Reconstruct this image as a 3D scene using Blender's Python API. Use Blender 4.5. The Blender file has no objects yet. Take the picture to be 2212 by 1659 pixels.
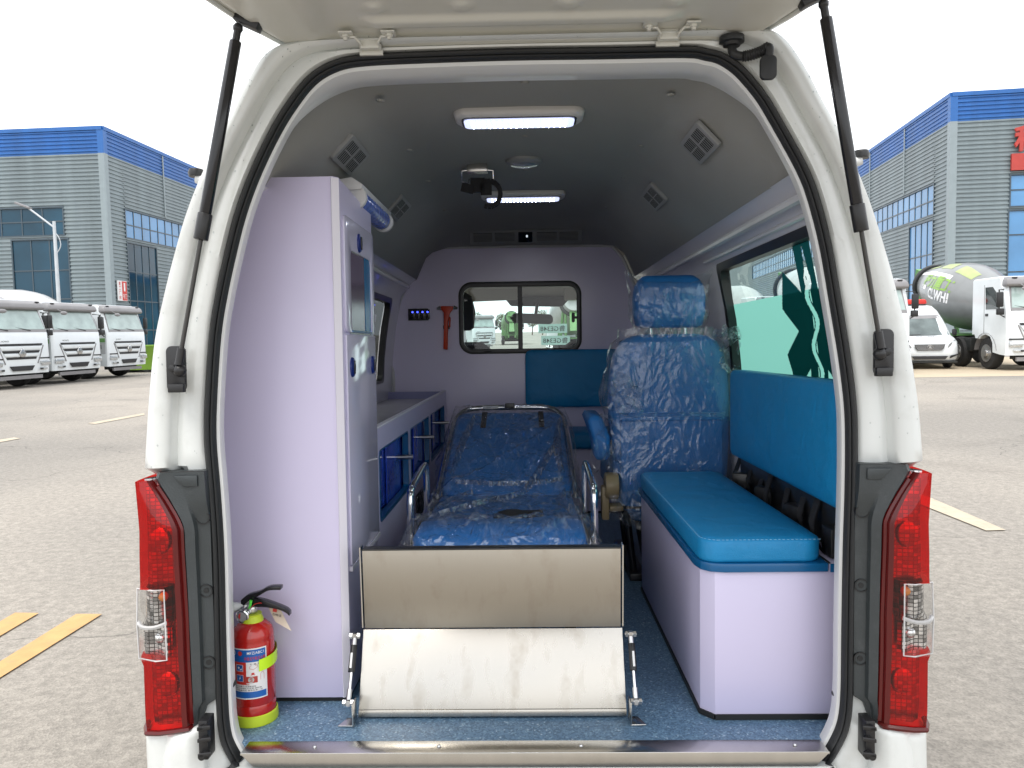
import bpy, bmesh, math, random
from mathutils import Vector, Matrix, noise
R = math.radians
rnd = random.Random(7)
sc = bpy.context.scene
COL = sc.collection

# ------------------------------------------------------------------ camera, sky, sun, exposure
F, CX, CY = 1662.0, 1106.0, 829.5            # pinhole of the lens on a 2212 x 1659 frame
ROT_V = (Matrix.Rotation(R(1.107), 3, 'Z') @ Matrix.Rotation(R(90 - 2.724), 3, 'X') @ Matrix.Rotation(R(-.8), 3, 'Z'))
ROT_W = (Matrix.Rotation(R(90 - 3.94), 3, 'X') @ Matrix.Rotation(R(-1.2), 3, 'Z'))
CAM_V = Vector((0, -1.70, .88))              # camera in the ambulance's own axes (floor z = 0)
CAM_W = Vector((0, -1.70, 1.55))             # camera in the yard's axes (ground z = 0)
MV = (Matrix.Translation(CAM_W) @ ROT_W.to_4x4()) @ (Matrix.Translation(CAM_V) @ ROT_V.to_4x4()).inverted()
cam = bpy.data.cameras.new('camera'); camo = bpy.data.objects.new('camera', cam); COL.objects.link(camo)
camo.matrix_world = Matrix.Translation(CAM_W) @ ROT_W.to_4x4()
cam.sensor_fit = 'HORIZONTAL'; cam.sensor_width = 36; cam.lens = F / 2212 * 36
cam.clip_start = .02; cam.clip_end = 3000
sc.camera = camo

SUN_EL, SUN_AZ = R(62), R(205)               # high behind the clouds, slightly behind the camera
w = bpy.data.worlds.new('World'); sc.world = w; w.use_nodes = True
nt = w.node_tree; bg = nt.nodes['Background']
sky = nt.nodes.new('ShaderNodeTexSky'); sky.sky_type = 'NISHITA'; sky.sun_disc = False
sky.sun_elevation = SUN_EL; sky.sun_rotation = SUN_AZ; sky.dust_density = 4; sky.air_density = 1.2
mixs = nt.nodes.new('ShaderNodeMix'); mixs.data_type = 'RGBA'; mixs.inputs['Factor'].default_value = .86
tc = nt.nodes.new('ShaderNodeTexCoord'); cn = nt.nodes.new('ShaderNodeTexNoise')
cn.inputs['Scale'].default_value = 2.2; cn.inputs['Detail'].default_value = 4
cr = nt.nodes.new('ShaderNodeValToRGB')
cr.color_ramp.elements[0].position = .35; cr.color_ramp.elements[0].color = (8.6, 9.0, 9.6, 1)
cr.color_ramp.elements[1].position = .65; cr.color_ramp.elements[1].color = (11.2, 11.2, 11.2, 1)
nt.links.new(tc.outputs['Generated'], cn.inputs['Vector']); nt.links.new(cn.outputs['Fac'], cr.inputs['Fac'])
nt.links.new(sky.outputs['Color'], mixs.inputs['A']); nt.links.new(cr.outputs['Color'], mixs.inputs['B'])
nt.links.new(mixs.outputs['Result'], bg.inputs['Color'])
bg.inputs['Strength'].default_value = .1
sl = bpy.data.lights.new('sun', 'SUN'); sl.energy = 1.0; sl.angle = R(25); sl.color = (1, .96, .9)
so = bpy.data.objects.new('sun', sl); COL.objects.link(so)
so.rotation_euler = (R(90) - SUN_EL, 0, R(180) - SUN_AZ + R(0))
sc.view_settings.view_transform = 'Standard'; sc.view_settings.look = 'None'
sc.view_settings.exposure = 1.05; sc.view_settings.gamma = 1.0
sc.render.engine = 'CYCLES'
cy = sc.cycles
cy.use_denoising = True; cy.use_adaptive_sampling = True; cy.adaptive_threshold = .015
cy.max_bounces = 9; cy.diffuse_bounces = 5; cy.glossy_bounces = 4; cy.transmission_bounces = 4
cy.transparent_max_bounces = 16; cy.caustics_reflective = False; cy.caustics_refractive = False
cy.sample_clamp_indirect = 6

# ------------------------------------------------------------------ helpers
def _ray(px, py, rot): return rot @ Vector(((px - CX) / F, -(py - CY) / F, -1))
def vy(px, py, Y): d = _ray(px, py, ROT_V); return CAM_V + d * ((Y - CAM_V.y) / d.y)
def vx(px, py, X): d = _ray(px, py, ROT_V); return CAM_V + d * ((X - CAM_V.x) / d.x)
def wy(px, py, Y): d = _ray(px, py, ROT_W); return CAM_W + d * ((Y - CAM_W.y) / d.y)
def wg(px, py, Z=0): d = _ray(px, py, ROT_W); return CAM_W + d * ((Z - CAM_W.z) / d.z)
V = Vector
I4 = Matrix.Identity(4)
ORG = {}

def thing(name, label, cat, base=(0, 0, 0), frame=MV, group=None, kind=None):
    o = bpy.data.objects.new(name, None); COL.objects.link(o)
    o.empty_display_size = .05
    o.matrix_world = frame @ Matrix.Translation(V(base))
    ORG[o.name] = V(base)
    tag(o, label, cat, group, kind)
    return o

def tag(o, label=None, cat=None, group=None, kind=None):
    if label: o['label'] = label
    if cat: o['category'] = cat
    if group: o['group'] = group
    if kind: o['kind'] = kind
    return o

def copy_tree(o, parent=None):
    c = o.copy(); COL.objects.link(c)
    if parent: c.parent = parent
    for ch in list(o.children): copy_tree(ch, c)
    return c

def rrect(x0, x1, y0, y1, r, n=5):
    p = []
    for cx_, cy_, a0 in ((x1 - r, y1 - r, 0), (x0 + r, y1 - r, 90), (x0 + r, y0 + r, 180), (x1 - r, y0 + r, 270)):
        for k in range(n + 1):
            a = R(a0 + 90 * k / n); p.append((cx_ + r * math.cos(a), cy_ + r * math.sin(a)))
    return p
def crect(x0, x1, y0, y1, n=5):              # the same number of points, all on the four corners
    return [c for c in ((x1, y1), (x0, y1), (x0, y0), (x1, y0)) for _ in range(n + 1)]

class MB:
    def __init__(s): s.v = []; s.f = []
    def add(s, vs, fs):
        b = len(s.v); s.v += [V(p) for p in vs]; s.f += [tuple(b + i for i in f) for f in fs]; return s
    def box(s, x0, x1, y0, y1, z0, z1, m=None):
        vs = [V((x, y, z)) for z in (z0, z1) for y in (y0, y1) for x in (x0, x1)]
        if m: vs = [m @ p for p in vs]
        return s.add(vs, [(0, 2, 3, 1), (4, 5, 7, 6), (0, 1, 5, 4), (2, 6, 7, 3), (0, 4, 6, 2), (1, 3, 7, 5)])
    def obox(s, c, size, m=None):
        a, b, d = [q / 2 for q in size]
        mm = Matrix.Translation(V(c)) @ (m.to_4x4() if m else I4)
        return s.box(-a, a, -b, b, -d, d, mm)
    def prism(s, poly, off):
        n = len(poly); off = V(off); p = [V(q) for q in poly]
        return s.add(p + [q + off for q in p], [tuple(range(n))[::-1], tuple(range(n, 2 * n))] + [(i, (i + 1) % n, n + (i + 1) % n, n + i) for i in range(n)])
    def sheet(s, poly): return s.add(poly, [tuple(range(len(poly)))])
    def ring(s, outer, inner, off):           # plate with a hole
        n = len(outer); off = V(off)
        o = [V(q) for q in outer]; i_ = [V(q) for q in inner]
        vs = o + i_ + [q + off for q in o] + [q + off for q in i_]
        fs = []
        for k in range(n):
            j = (k + 1) % n
            fs += [(k, j, n + j, n + k), (2 * n + k, 3 * n + k, 3 * n + j, 2 * n + j), (k, 2 * n + k, 2 * n + j, j), (n + k, n + j, 3 * n + j, 3 * n + k)]
        return s.add(vs, fs)
    def grid(s, rows, cu=False, cv=False, skip=None):
        nr, nc = len(rows), len(rows[0]); vs = [p for r_ in rows for p in r_]; fs = []
        for i in range(nr if cv else nr - 1):
            for j in range(nc if cu else nc - 1):
                i2, j2 = (i + 1) % nr, (j + 1) % nc
                if skip and skip(i, j): continue
                fs.append((i * nc + j, i * nc + j2, i2 * nc + j2, i2 * nc + j))
        return s.add(vs, fs)
    def loft(s, rings, caps=True):
        b = len(s.v); n = len(rings[0]); s.grid(rings, cu=True)
        if caps:
            s.f.append(tuple(b + i for i in range(n))[::-1]); m = b + (len(rings) - 1) * n
            s.f.append(tuple(m + i for i in range(n)))
        return s
    def cyl(s, p0, p1, r0, r1=None, n=14):
        return s.tube([p0, p1], [r0, r0 if r1 is None else r1], n)
    def tube(s, pts, r, n=10, closed=False, caps=True):
        pts = [V(p) for p in pts]; m = len(pts)
        rr = r if isinstance(r, (list, tuple)) else [r] * m
        rings = []; up = None
        for i, p in enumerate(pts):
            a = pts[(i - 1) % m] if (closed or i) else p; b = pts[(i + 1) % m] if (closed or i < m - 1) else p
            t = (b - a).normalized()
            if up is None:
                up = t.orthogonal().normalized()
            else:
                up = (up - t * up.dot(t)).normalized()
            bn = t.cross(up)
            rings.append([p + (up * math.cos(q) + bn * math.sin(q)) * rr[i] for q in [2 * math.pi * k / n for k in range(n)]])
        if closed: return s.grid(rings, cu=True, cv=True)
        return s.loft(rings, caps)
    def lathe(s, prof, m=None, n=24):
        m = m or I4
        return s.loft([[m @ V((r * math.cos(2 * math.pi * k / n), r * math.sin(2 * math.pi * k / n), z)) for k in range(n)] for r, z in prof])
    def ball(s, c, r, n=10):
        c = V(c); r = r if isinstance(r, (tuple, list)) else (r, r, r)
        rows = []
        for i in range(n // 2 + 1):
            a = math.pi * i / (n // 2) ; q = max(math.sin(a), .01)
            rows.append([c + V((r[0] * q * math.cos(2 * math.pi * k / n), r[1] * q * math.sin(2 * math.pi * k / n), -r[2] * math.cos(a))) for k in range(n)])
        return s.loft(rows)
    def build(s, name, mat, parent=None, frame=MV, base=None, bev=None, seg=2, smooth=38, flip=False, recalc=True, sub=0):
        me = bpy.data.meshes.new(name)
        org = ORG[parent.name] if parent else V(base or (0, 0, 0))
        me.from_pydata([tuple(p - org) for p in s.v], [], s.f)
        bm = bmesh.new(); bm.from_mesh(me)
        bmesh.ops.remove_doubles(bm, verts=bm.verts, dist=1e-6)
        if recalc: bmesh.ops.recalc_face_normals(bm, faces=bm.faces)
        if flip: bmesh.ops.reverse_faces(bm, faces=bm.faces)
        if bev:
            ed = [e for e in bm.edges if len(e.link_faces) == 2 and e.calc_face_angle(0) > R(28)]
            bmesh.ops.bevel(bm, geom=ed, offset=bev, segments=seg, profile=.5, affect='EDGES', clamp_overlap=True)
        if sub:
            bmesh.ops.subdivide_edges(bm, edges=bm.edges, cuts=sub, use_grid_fill=True)
        bm.to_mesh(me); bm.free()
        if smooth:
            me.polygons.foreach_set('use_smooth', [True] * len(me.polygons))
            me.set_sharp_from_angle(angle=R(smooth))
        me.materials.append(mat)
        o = bpy.data.objects.new(name, me); COL.objects.link(o)
        if parent:
            o.parent = parent; ORG[o.name] = org
        else:
            o.matrix_world = frame @ Matrix.Translation(org); ORG[o.name] = org
        return o

_txt = {}
def text_data(sx, bold=.006):
    if (sx, bold) not in _txt:
        c = bpy.data.curves.new('t', 'FONT'); c.body = sx; c.align_x = 'CENTER'; c.align_y = 'CENTER'; c.resolution_u = 3; c.offset = bold
        o = bpy.data.objects.new('t', c); COL.objects.link(o)
        dg = bpy.context.evaluated_depsgraph_get(); dg.update()
        me = bpy.data.meshes.new_from_object(o.evaluated_get(dg))
        vs = [v.co.copy() for v in me.vertices]; fs = [tuple(p.vertices) for p in me.polygons]
        bpy.data.objects.remove(o); bpy.data.curves.remove(c); bpy.data.meshes.remove(me)
        if vs:
            x0, x1 = min(v.x for v in vs), max(v.x for v in vs); y0, y1 = min(v.y for v in vs), max(v.y for v in vs)
            for v in vs: v.x = (v.x - (x0 + x1) / 2) / (x1 - x0); v.y = (v.y - (y0 + y1) / 2) / (y1 - y0)
        _txt[(sx, bold)] = (vs, fs)
    return _txt[(sx, bold)]
def text(mb, sx, wd, ht, fn, bold=.006):                 # unit-box text of width wd and height ht mapped by fn(u, v) to a 3D point
    vs, fs = text_data(sx, bold)
    mb.add([fn(v.x * wd, v.y * ht) for v in vs], fs); return mb

def catmull(pts, k):
    pts = [V(p) for p in pts]; out = []
    for i in range(len(pts) - 1):
        p0, p1, p2, p3 = pts[max(i - 1, 0)], pts[i], pts[i + 1], pts[min(i + 2, len(pts) - 1)]
        for j in range(k):
            t = j / k
            out.append(.5 * ((2 * p1) + (p2 - p0) * t + (2 * p0 - 5 * p1 + 4 * p2 - p3) * t * t + (3 * p1 - p0 - 3 * p2 + p3) * t ** 3))
    out.append(pts[-1]); return out
def lerp(a, b, t): return a + (b - a) * t
def table(x, tb):
    if x <= tb[0][0]: return tb[0][1]
    for (a, b), (c, d) in zip(tb, tb[1:]):
        if x <= c: return b + (d - b) * (x - a) / (c - a)
    return tb[-1][1]
def sstep(a, b, x):
    t = min(1, max(0, (x - a) / (b - a))); return t * t * (3 - 2 * t)

# ------------------------------------------------------------------ materials
def nodes(name):
    m = bpy.data.materials.new(name); m.use_nodes = True
    t = m.node_tree; return m, t, t.nodes['Principled BSDF']
def rgb(h): return tuple(((c / 255) / 12.92 if c / 255 <= .04045 else ((c / 255 + .055) / 1.055) ** 2.4) for c in h)
def pm(name, col, rough=.5, metal=0, var=.08, vs=3.0, bump=0, bs=60, coat=0, spec=None, crease=0, rvar=0, dirt=None, dscale=2, aniso=None):
    m, t, b = nodes(name); N = t.nodes; L = t.links
    tcn = N.new('ShaderNodeTexCoord')
    co = tcn.outputs['Object']
    if aniso:
        mp = N.new('ShaderNodeMapping'); mp.inputs['Scale'].default_value = aniso; L.new(co, mp.inputs['Vector']); co2 = mp.outputs['Vector']
    else: co2 = co
    nz = N.new('ShaderNodeTexNoise'); nz.inputs['Scale'].default_value = vs; nz.inputs['Detail'].default_value = 5
    L.new(co2, nz.inputs['Vector'])
    ra = N.new('ShaderNodeMapRange'); ra.inputs['From Min'].default_value = .3; ra.inputs['From Max'].default_value = .7
    ra.inputs['To Min'].default_value = 1 - var; ra.inputs['To Max'].default_value = 1 + var
    L.new(nz.outputs['Fac'], ra.inputs['Value'])
    mx = N.new('ShaderNodeVectorMath'); mx.operation = 'SCALE'; mx.inputs[0].default_value = col[:3]
    L.new(ra.outputs['Result'], mx.inputs['Scale'])
    out = mx.outputs['Vector']
    if dirt:
        n2 = N.new('ShaderNodeTexNoise'); n2.inputs['Scale'].default_value = dscale; n2.inputs['Detail'].default_value = 7; n2.inputs['Roughness'].default_value = .65
        L.new(co, n2.inputs['Vector'])
        r2 = N.new('ShaderNodeMapRange'); r2.inputs['From Min'].default_value = .52; r2.inputs['From Max'].default_value = .72; r2.inputs['To Max'].default_value = dirt[3]
        L.new(n2.outputs['Fac'], r2.inputs['Value'])
        mm = N.new('ShaderNodeMix'); mm.data_type = 'RGBA'; mm.inputs['B'].default_value = (*dirt[:3], 1)
        L.new(r2.outputs['Result'], mm.inputs['Factor']); L.new(out, mm.inputs['A']); out = mm.outputs['Result']
    L.new(out, b.inputs['Base Color'])
    b.inputs['Roughness'].default_value = rough; b.inputs['Metallic'].default_value = metal
    if rvar:
        r3 = N.new('ShaderNodeMapRange'); r3.inputs['From Min'].default_value = .3; r3.inputs['From Max'].default_value = .7
        r3.inputs['To Min'].default_value = max(rough - rvar, .02); r3.inputs['To Max'].default_value = rough + rvar
        L.new(nz.outputs['Fac'], r3.inputs['Value']); L.new(r3.outputs['Result'], b.inputs['Roughness'])
    if coat: b.inputs['Coat Weight'].default_value = coat; b.inputs['Coat Roughness'].default_value = .06
    if spec is not None: b.inputs['Specular IOR Level'].default_value = spec
    if bump:
        n3 = N.new('ShaderNodeTexNoise'); n3.inputs['Scale'].default_value = bs; n3.inputs['Detail'].default_value = 3
        L.new(co2, n3.inputs['Vector'])
        bp = N.new('ShaderNodeBump'); bp.inputs['Strength'].default_value = bump; bp.inputs['Distance'].default_value = .004
        L.new(n3.outputs['Fac'], bp.inputs['Height']); L.new(bp.outputs['Normal'], b.inputs['Normal'])
        if crease:
            n5 = N.new('ShaderNodeTexNoise'); n5.inputs['Scale'].default_value = 11; n5.inputs['Detail'].default_value = 2; n5.inputs['Distortion'].default_value = .6; L.new(co2, n5.inputs['Vector'])
            b5 = N.new('ShaderNodeBump'); b5.inputs['Strength'].default_value = crease; b5.inputs['Distance'].default_value = .012
            L.new(n5.outputs['Fac'], b5.inputs['Height']); L.new(b5.outputs['Normal'], bp.inputs['Normal'])
    return m
def emis(name, col, st):
    m, t, b = nodes(name); b.inputs['Base Color'].default_value = (*col, 1)
    b.inputs['Emission Color'].default_value = (*col, 1); b.inputs['Emission Strength'].default_value = st; return m
def two_sided_fresnel(N, L, ior):             # a thin sheet reflects alike from both faces
    ge = N.new('ShaderNodeNewGeometry'); mr_ = N.new('ShaderNodeMapRange'); mr_.inputs['To Min'].default_value = ior; mr_.inputs['To Max'].default_value = 1 / ior
    L.new(ge.outputs['Backfacing'], mr_.inputs['Value']); fr = N.new('ShaderNodeFresnel'); L.new(mr_.outputs[0], fr.inputs['IOR']); return fr
def thin_glass(name, tint, rough=0.0, ior=1.45, gl=(1, 1, 1), extra=0.0):
    m, t, b = nodes(name); N = t.nodes; L = t.links; N.remove(b)
    out = N['Material Output']; tr = N.new('ShaderNodeBsdfTransparent'); tr.inputs['Color'].default_value = (*tint, 1)
    g = N.new('ShaderNodeBsdfGlossy'); g.inputs['Roughness'].default_value = rough; g.inputs['Color'].default_value = (*gl, 1)
    fr = two_sided_fresnel(N, L, ior)
    ad = N.new('ShaderNodeMath'); ad.inputs[1].default_value = extra; L.new(fr.outputs[0], ad.inputs[0])
    mx = N.new('ShaderNodeMixShader'); L.new(ad.outputs[0], mx.inputs[0]); L.new(tr.outputs[0], mx.inputs[1]); L.new(g.outputs[0], mx.inputs[2])
    L.new(mx.outputs[0], out.inputs['Surface']); return m
def film_mat(name, white=.25, base=.09, sc_=1.0, bst=.7):     # crumpled clear polythene
    m, t, b = nodes(name); N = t.nodes; L = t.links; N.remove(b)
    out = N['Material Output']; tcn = N.new('ShaderNodeTexCoord')
    mp = N.new('ShaderNodeMapping'); mp.inputs['Rotation'].default_value = (.35, .25, .5); mp.inputs['Scale'].default_value = (1, .5, .6)
    L.new(tcn.outputs['Object'], mp.inputs['Vector'])
    wz = N.new('ShaderNodeTexNoise'); wz.inputs['Scale'].default_value = 7 * sc_; wz.inputs['Detail'].default_value = 2; L.new(mp.outputs[0], wz.inputs['Vector'])
    wm = N.new('ShaderNodeVectorMath'); wm.operation = 'MULTIPLY_ADD'; wm.inputs[1].default_value = (.16, .16, .16); L.new(wz.outputs['Color'], wm.inputs[0]); L.new(mp.outputs[0], wm.inputs[2])
    hs = None
    for k, (sv, am) in enumerate(((10, .55), (27, .32), (70, .10))):
        vo = N.new('ShaderNodeTexVoronoi'); vo.feature = 'F1'; vo.distance = 'MANHATTAN' if k == 1 else 'EUCLIDEAN'; vo.inputs['Scale'].default_value = sv * sc_
        L.new(wm.outputs[0], vo.inputs['Vector'])
        mu = N.new('ShaderNodeMath'); mu.operation = 'MULTIPLY_ADD'; mu.inputs[1].default_value = am; L.new(vo.outputs['Distance'], mu.inputs[0])
        if hs: L.new(hs, mu.inputs[2])
        else: mu.inputs[2].default_value = 0
        hs = mu.outputs[0]
    bp = N.new('ShaderNodeBump'); bp.inputs['Strength'].default_value = bst; bp.inputs['Distance'].default_value = .025
    L.new(hs, bp.inputs['Height'])
    g = N.new('ShaderNodeBsdfGlossy'); g.inputs['Roughness'].default_value = .10; L.new(bp.outputs[0], g.inputs['Normal'])
    tr = N.new('ShaderNodeBsdfTransparent'); tr.inputs['Color'].default_value = (.94, .95, .96, 1)
    fr = two_sided_fresnel(N, L, 1.5); L.new(bp.outputs[0], fr.inputs['Normal'])
    ma = N.new('ShaderNodeMath'); ma.operation = 'MULTIPLY_ADD'; ma.inputs[1].default_value = .75; ma.inputs[2].default_value = base; ma.use_clamp = True
    L.new(fr.outputs[0], ma.inputs[0])
    mx = N.new('ShaderNodeMixShader'); L.new(ma.outputs[0], mx.inputs[0]); L.new(tr.outputs[0], mx.inputs[1]); L.new(g.outputs[0], mx.inputs[2])
    df = N.new('ShaderNodeBsdfTranslucent'); df.inputs['Color'].default_value = (.8, .82, .84, 1)
    d2 = N.new('ShaderNodeBsdfDiffuse'); d2.inputs['Color'].default_value = (.75, .77, .8, 1)
    ad = N.new('ShaderNodeMixShader'); ad.inputs[0].default_value = .6; L.new(df.outputs[0], ad.inputs[1]); L.new(d2.outputs[0], ad.inputs[2])
    n2 = N.new('ShaderNodeTexNoise'); n2.inputs['Scale'].default_value = 9 * sc_; n2.inputs['Detail'].default_value = 3; n2.inputs['Distortion'].default_value = 1.2
    m3 = N.new('ShaderNodeMapping'); m3.inputs['Rotation'].default_value = (.2, .6, .9); m3.inputs['Scale'].default_value = (3, .6, 1.2); L.new(tcn.outputs['Object'], m3.inputs['Vector'])
    L.new(m3.outputs[0], n2.inputs['Vector'])
    r2 = N.new('ShaderNodeMapRange'); r2.inputs['From Min'].default_value = .52; r2.inputs['From Max'].default_value = .74; r2.inputs['To Min'].default_value = .03; r2.inputs['To Max'].default_value = white
    L.new(n2.outputs['Fac'], r2.inputs['Value'])
    m2 = N.new('ShaderNodeMixShader'); L.new(r2.outputs[0], m2.inputs[0]); L.new(mx.outputs[0], m2.inputs[1]); L.new(ad.outputs[0], m2.inputs[2])
    L.new(m2.outputs[0], out.inputs['Surface']); return m

M = {}
M['white'] = pm('white_van_paint', (.64, .66, .645), .3, var=.03, vs=4, coat=.5, dirt=(.40, .40, .37, .3), dscale=9)
M['cream'] = pm('white_inner_panel_paint', (.60, .595, .54), .35, var=.03, vs=4, coat=.35)
M['rubber'] = pm('black_rubber', (.012, .013, .014), .5, bump=.1, bs=200, var=.2)
M['black'] = pm('black_plastic', (.013, .013, .014), .38, var=.2)
M['blackgloss'] = pm('black_gloss_plastic', (.01, .01, .012), .18, var=.1)
M['trim'] = pm('dark_grey_wet_plastic', (.035, .042, .045), .4, bump=.15, bs=300, var=.15, dirt=(.06, .066, .07, .6), dscale=30)
M['lav'] = pm('lavender_laminate', (.62, .58, .775), .30, var=.02, vs=2, spec=.4)
M['lavedge'] = pm('pale_edging_and_lit_bevel', (.70, .68, .76), .35, var=.02)
M['lavgloss'] = pm('glossy_lavender_door_laminate', (.66, .64, .80), .12, var=.02, vs=2, coat=.4)
M['part'] = pm('partition_laminate', (.74, .69, .87), .2, var=.02, vs=2)
M['liner'] = pm('grey_headliner', (.285, .285, .27), .75, var=.05, vs=2, bump=.25, bs=500)
M['side'] = pm('grey_side_lining', (.66, .66, .69), .25, var=.03, coat=.2)
M['inwhite'] = pm('white_inner_frame_paint', (.66, .67, .67), .3, var=.02, coat=.3)
M['blue'] = pm('turquoise_blue_leatherette', (.008, .22, .48), .42, var=.07, vs=6, bump=.3, bs=420, spec=.4, crease=.5)
M['navy'] = pm('blue_leatherette', (.016, .15, .42), .45, var=.06, vs=6, bump=.35, bs=420, spec=.4)
M['bedblue'] = pm('bright_blue_vinyl', (.014, .20, .60), .36, var=.05, vs=5, bump=.15, bs=300)
M['edgeblue'] = pm('blue_edge_board', (.004, .10, .26), .25, var=.03)
M['stitch'] = pm('pale_stitching', (.25, .5, .7), .7)
M['chrome'] = pm('polished_chrome', (.78, .79, .80), .12, 1, var=.03)
M['steel'] = pm('brushed_steel', (.62, .61, .58), .22, 1, var=.04, vs=30, aniso=(1, 1, .02), bump=.05, bs=200)
M['bolt'] = pm('zinc_bolt', (.55, .55, .55), .28, 1, var=.05)
M['film'] = film_mat('clear_polythene_film', .14, .045, 1.15, .46)
M['film3'] = film_mat('clear_bed_film', .26, .12, 1.3, .8)
M['film2'] = film_mat('clear_crumpled_film', .8, .14, 1.6)
M['lampwhite'] = pm('white_lamp_plastic', (.6, .6, .6), .35, var=.02)
M['diff'] = emis('lit_lamp_diffuser', (.62, .68, 1.0), .60)
M['led'] = emis('lit_led', (.85, .9, 1.0), 40)
M['vent'] = pm('grey_vent_plastic', (.25, .255, .255), .5)
M['ventdark'] = pm('dark_vent_void', (.01, .01, .01), .8)
M['disp'] = emis('lit_digit', (.8, .9, 1), .8)
M['blueled'] = emis('lit_blue_switch', (.05, .08, 1), 2.2)
M['orange'] = pm('orange_red_plastic', (.62, .045, .008), .4)
M['acry'] = pm('blue_acrylic_pane', (.03, .085, .52), .08, var=.5, vs=5, spec=.5)
M['inside'] = pm('cabinet_inside', (.24, .24, .42), .6)
M['knob'] = pm('dark_blue_latch_plastic', (.006, .02, .16), .3)
M['teal'] = pm('blue_edge_trim', (.003, .085, .22), .3)
M['khaki'] = pm('khaki_belt_plastic', (.26, .20, .11), .45)
M['webbing'] = pm('black_webbing', (.012, .012, .014), .8, bump=.3, bs=800)
M['glass'] = thin_glass('greenish_window_glass', (.74, .9, .86), 0)
M['tint'] = thin_glass('dark_tinted_glass', (.10, .11, .11), 0)
M['wind'] = thin_glass('windscreen_glass', (.86, .95, .93), 0)
M['red'] = pm('red_enamel', (.42, .012, .008), .22, var=.05, coat=.5)
M['lime'] = pm('lime_rubber', (.50, .62, .03), .5)
M['limeclr'] = pm('fluorescent_lime_strap', (.55, .85, .02), .35)
M['pwhite'] = pm('printed_white', (.75, .75, .75), .4, var=.02)
M['pblue'] = pm('printed_blue', (.01, .11, .40), .4, var=.02)
M['pred'] = pm('printed_red', (.55, .03, .02), .4, var=.02)
M['pblack'] = pm('printed_black', (.02, .02, .02), .5)
M['paper'] = pm('cream_card', (.62, .54, .44), .6)
M['lensred'] = thin_glass('red_lens', (.80, .022, .016), .02, 1.45)
M['lensclr'] = thin_glass('clear_lens', (.9, .9, .9), .02, 1.5)
M['white2'] = pm('white_truck_paint', (.70, .74, .76), .3, var=.03, coat=.4)
M['visor'] = pm('grey_visor_plastic', (.22, .215, .22), .4)
M['tyre'] = pm('tyre_rubber', (.015, .015, .015), .8, bump=.3, bs=40)
M['chassis'] = pm('dark_chassis', (.02, .022, .022), .6)
M['tglass'] = pm('truck_window_glass', (.33, .42, .40), .04, 0, var=.2, vs=2, spec=1.0)  # pale aqua base colour carries the reflected white sky
M['dglass'] = pm('dark_truck_side_glass', (.03, .04, .04), .05, var=.1, spec=.8)
M['vglass'] = pm('grey_van_windscreen', (.13, .16, .16), .06, var=.3, vs=3, spec=.35)
M['drum'] = pm('grey_drum_paint', (.20, .21, .21), .35, var=.06, coat=.3)
M['green'] = pm('apple_green_paint', (.22, .40, .05), .35)
M['palegreen'] = pm('lime_paint_glare', (.34, .40, .17), .4, var=.1)  # lime drum paint with the glare on it put into the paler colour
M['dullgreen'] = pm('dull_green_paint', (.12, .27, .09), .45, var=.15)
M['lampglass'] = pm('silvery_headlamp', (.55, .57, .58), .15, .6, var=.3, vs=20)
M['mesh'] = pm('dark_grille', (.02, .02, .022), .5)
M['badge'] = pm('silver_badge', (.5, .5, .5), .2, .9)
M['clad'] = pm('grey_green_cladding', (.185, .228, .245), .45, var=.13, vs=1.2, dirt=(.25, .29, .30, .3), dscale=.5, aniso=(1, 1, .06))
M['cladblue'] = pm('blue_cladding', (.016, .115, .37), .45, var=.13, vs=1.2, aniso=(1, 1, .06))
M['flash'] = pm('grey_corner_flashing', (.24, .29, .31), .45, var=.04)
M['pane'] = pm('blue_window_pane', (.085, .24, .46), .05, var=.2, vs=.3, spec=.6)
M['panedark'] = pm('dark_blue_window_pane', (.010, .05, .085), .05, var=.5, vs=.25, spec=.35)
M['mull'] = pm('dark_mullion', (.05, .075, .095), .4)
M['concrete'] = pm('pale_concrete', (.47, .39, .28), .85, var=.1, vs=.3, dirt=(.3, .26, .2, .5), dscale=.4)
M['yellow'] = pm('worn_yellow_road_paint', (.52, .31, .125), .8, var=.12, vs=8, dirt=(.3, .25, .16, .5), dscale=14, bump=.6, bs=90)
M['roadwhite'] = pm('worn_cream_road_paint', (.47, .40, .30), .8, var=.1, vs=6, dirt=(.26, .24, .2, .5), dscale=10, bump=.6, bs=90)
M['signred'] = pm('red_sign_board', (.42, .045, .035), .5)
M['pole'] = pm('painted_lamp_post', (.5, .53, .56), .4)
M['bark'] = pm('bark', (.12, .09, .07), .9)
M['leaf'] = pm('dull_leaves', (.10, .13, .06), .8, var=.3, vs=2)
M['fabricdark'] = pm('dark_cab_seat_fabric', (.02, .02, .02), .85, bump=.4, bs=300)
M['beige'] = pm('beige_cab_lining', (.34, .32, .28), .75)
M['skin_grey'] = pm('mirror_housing_plastic', (.10, .105, .11), .4)
M['drop'] = thin_glass('water_drop', (.82, .84, .84), .0, 1.33, extra=.04)
M['duct'] = pm('black_sealant', (.01, .01, .01), .5)

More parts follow.
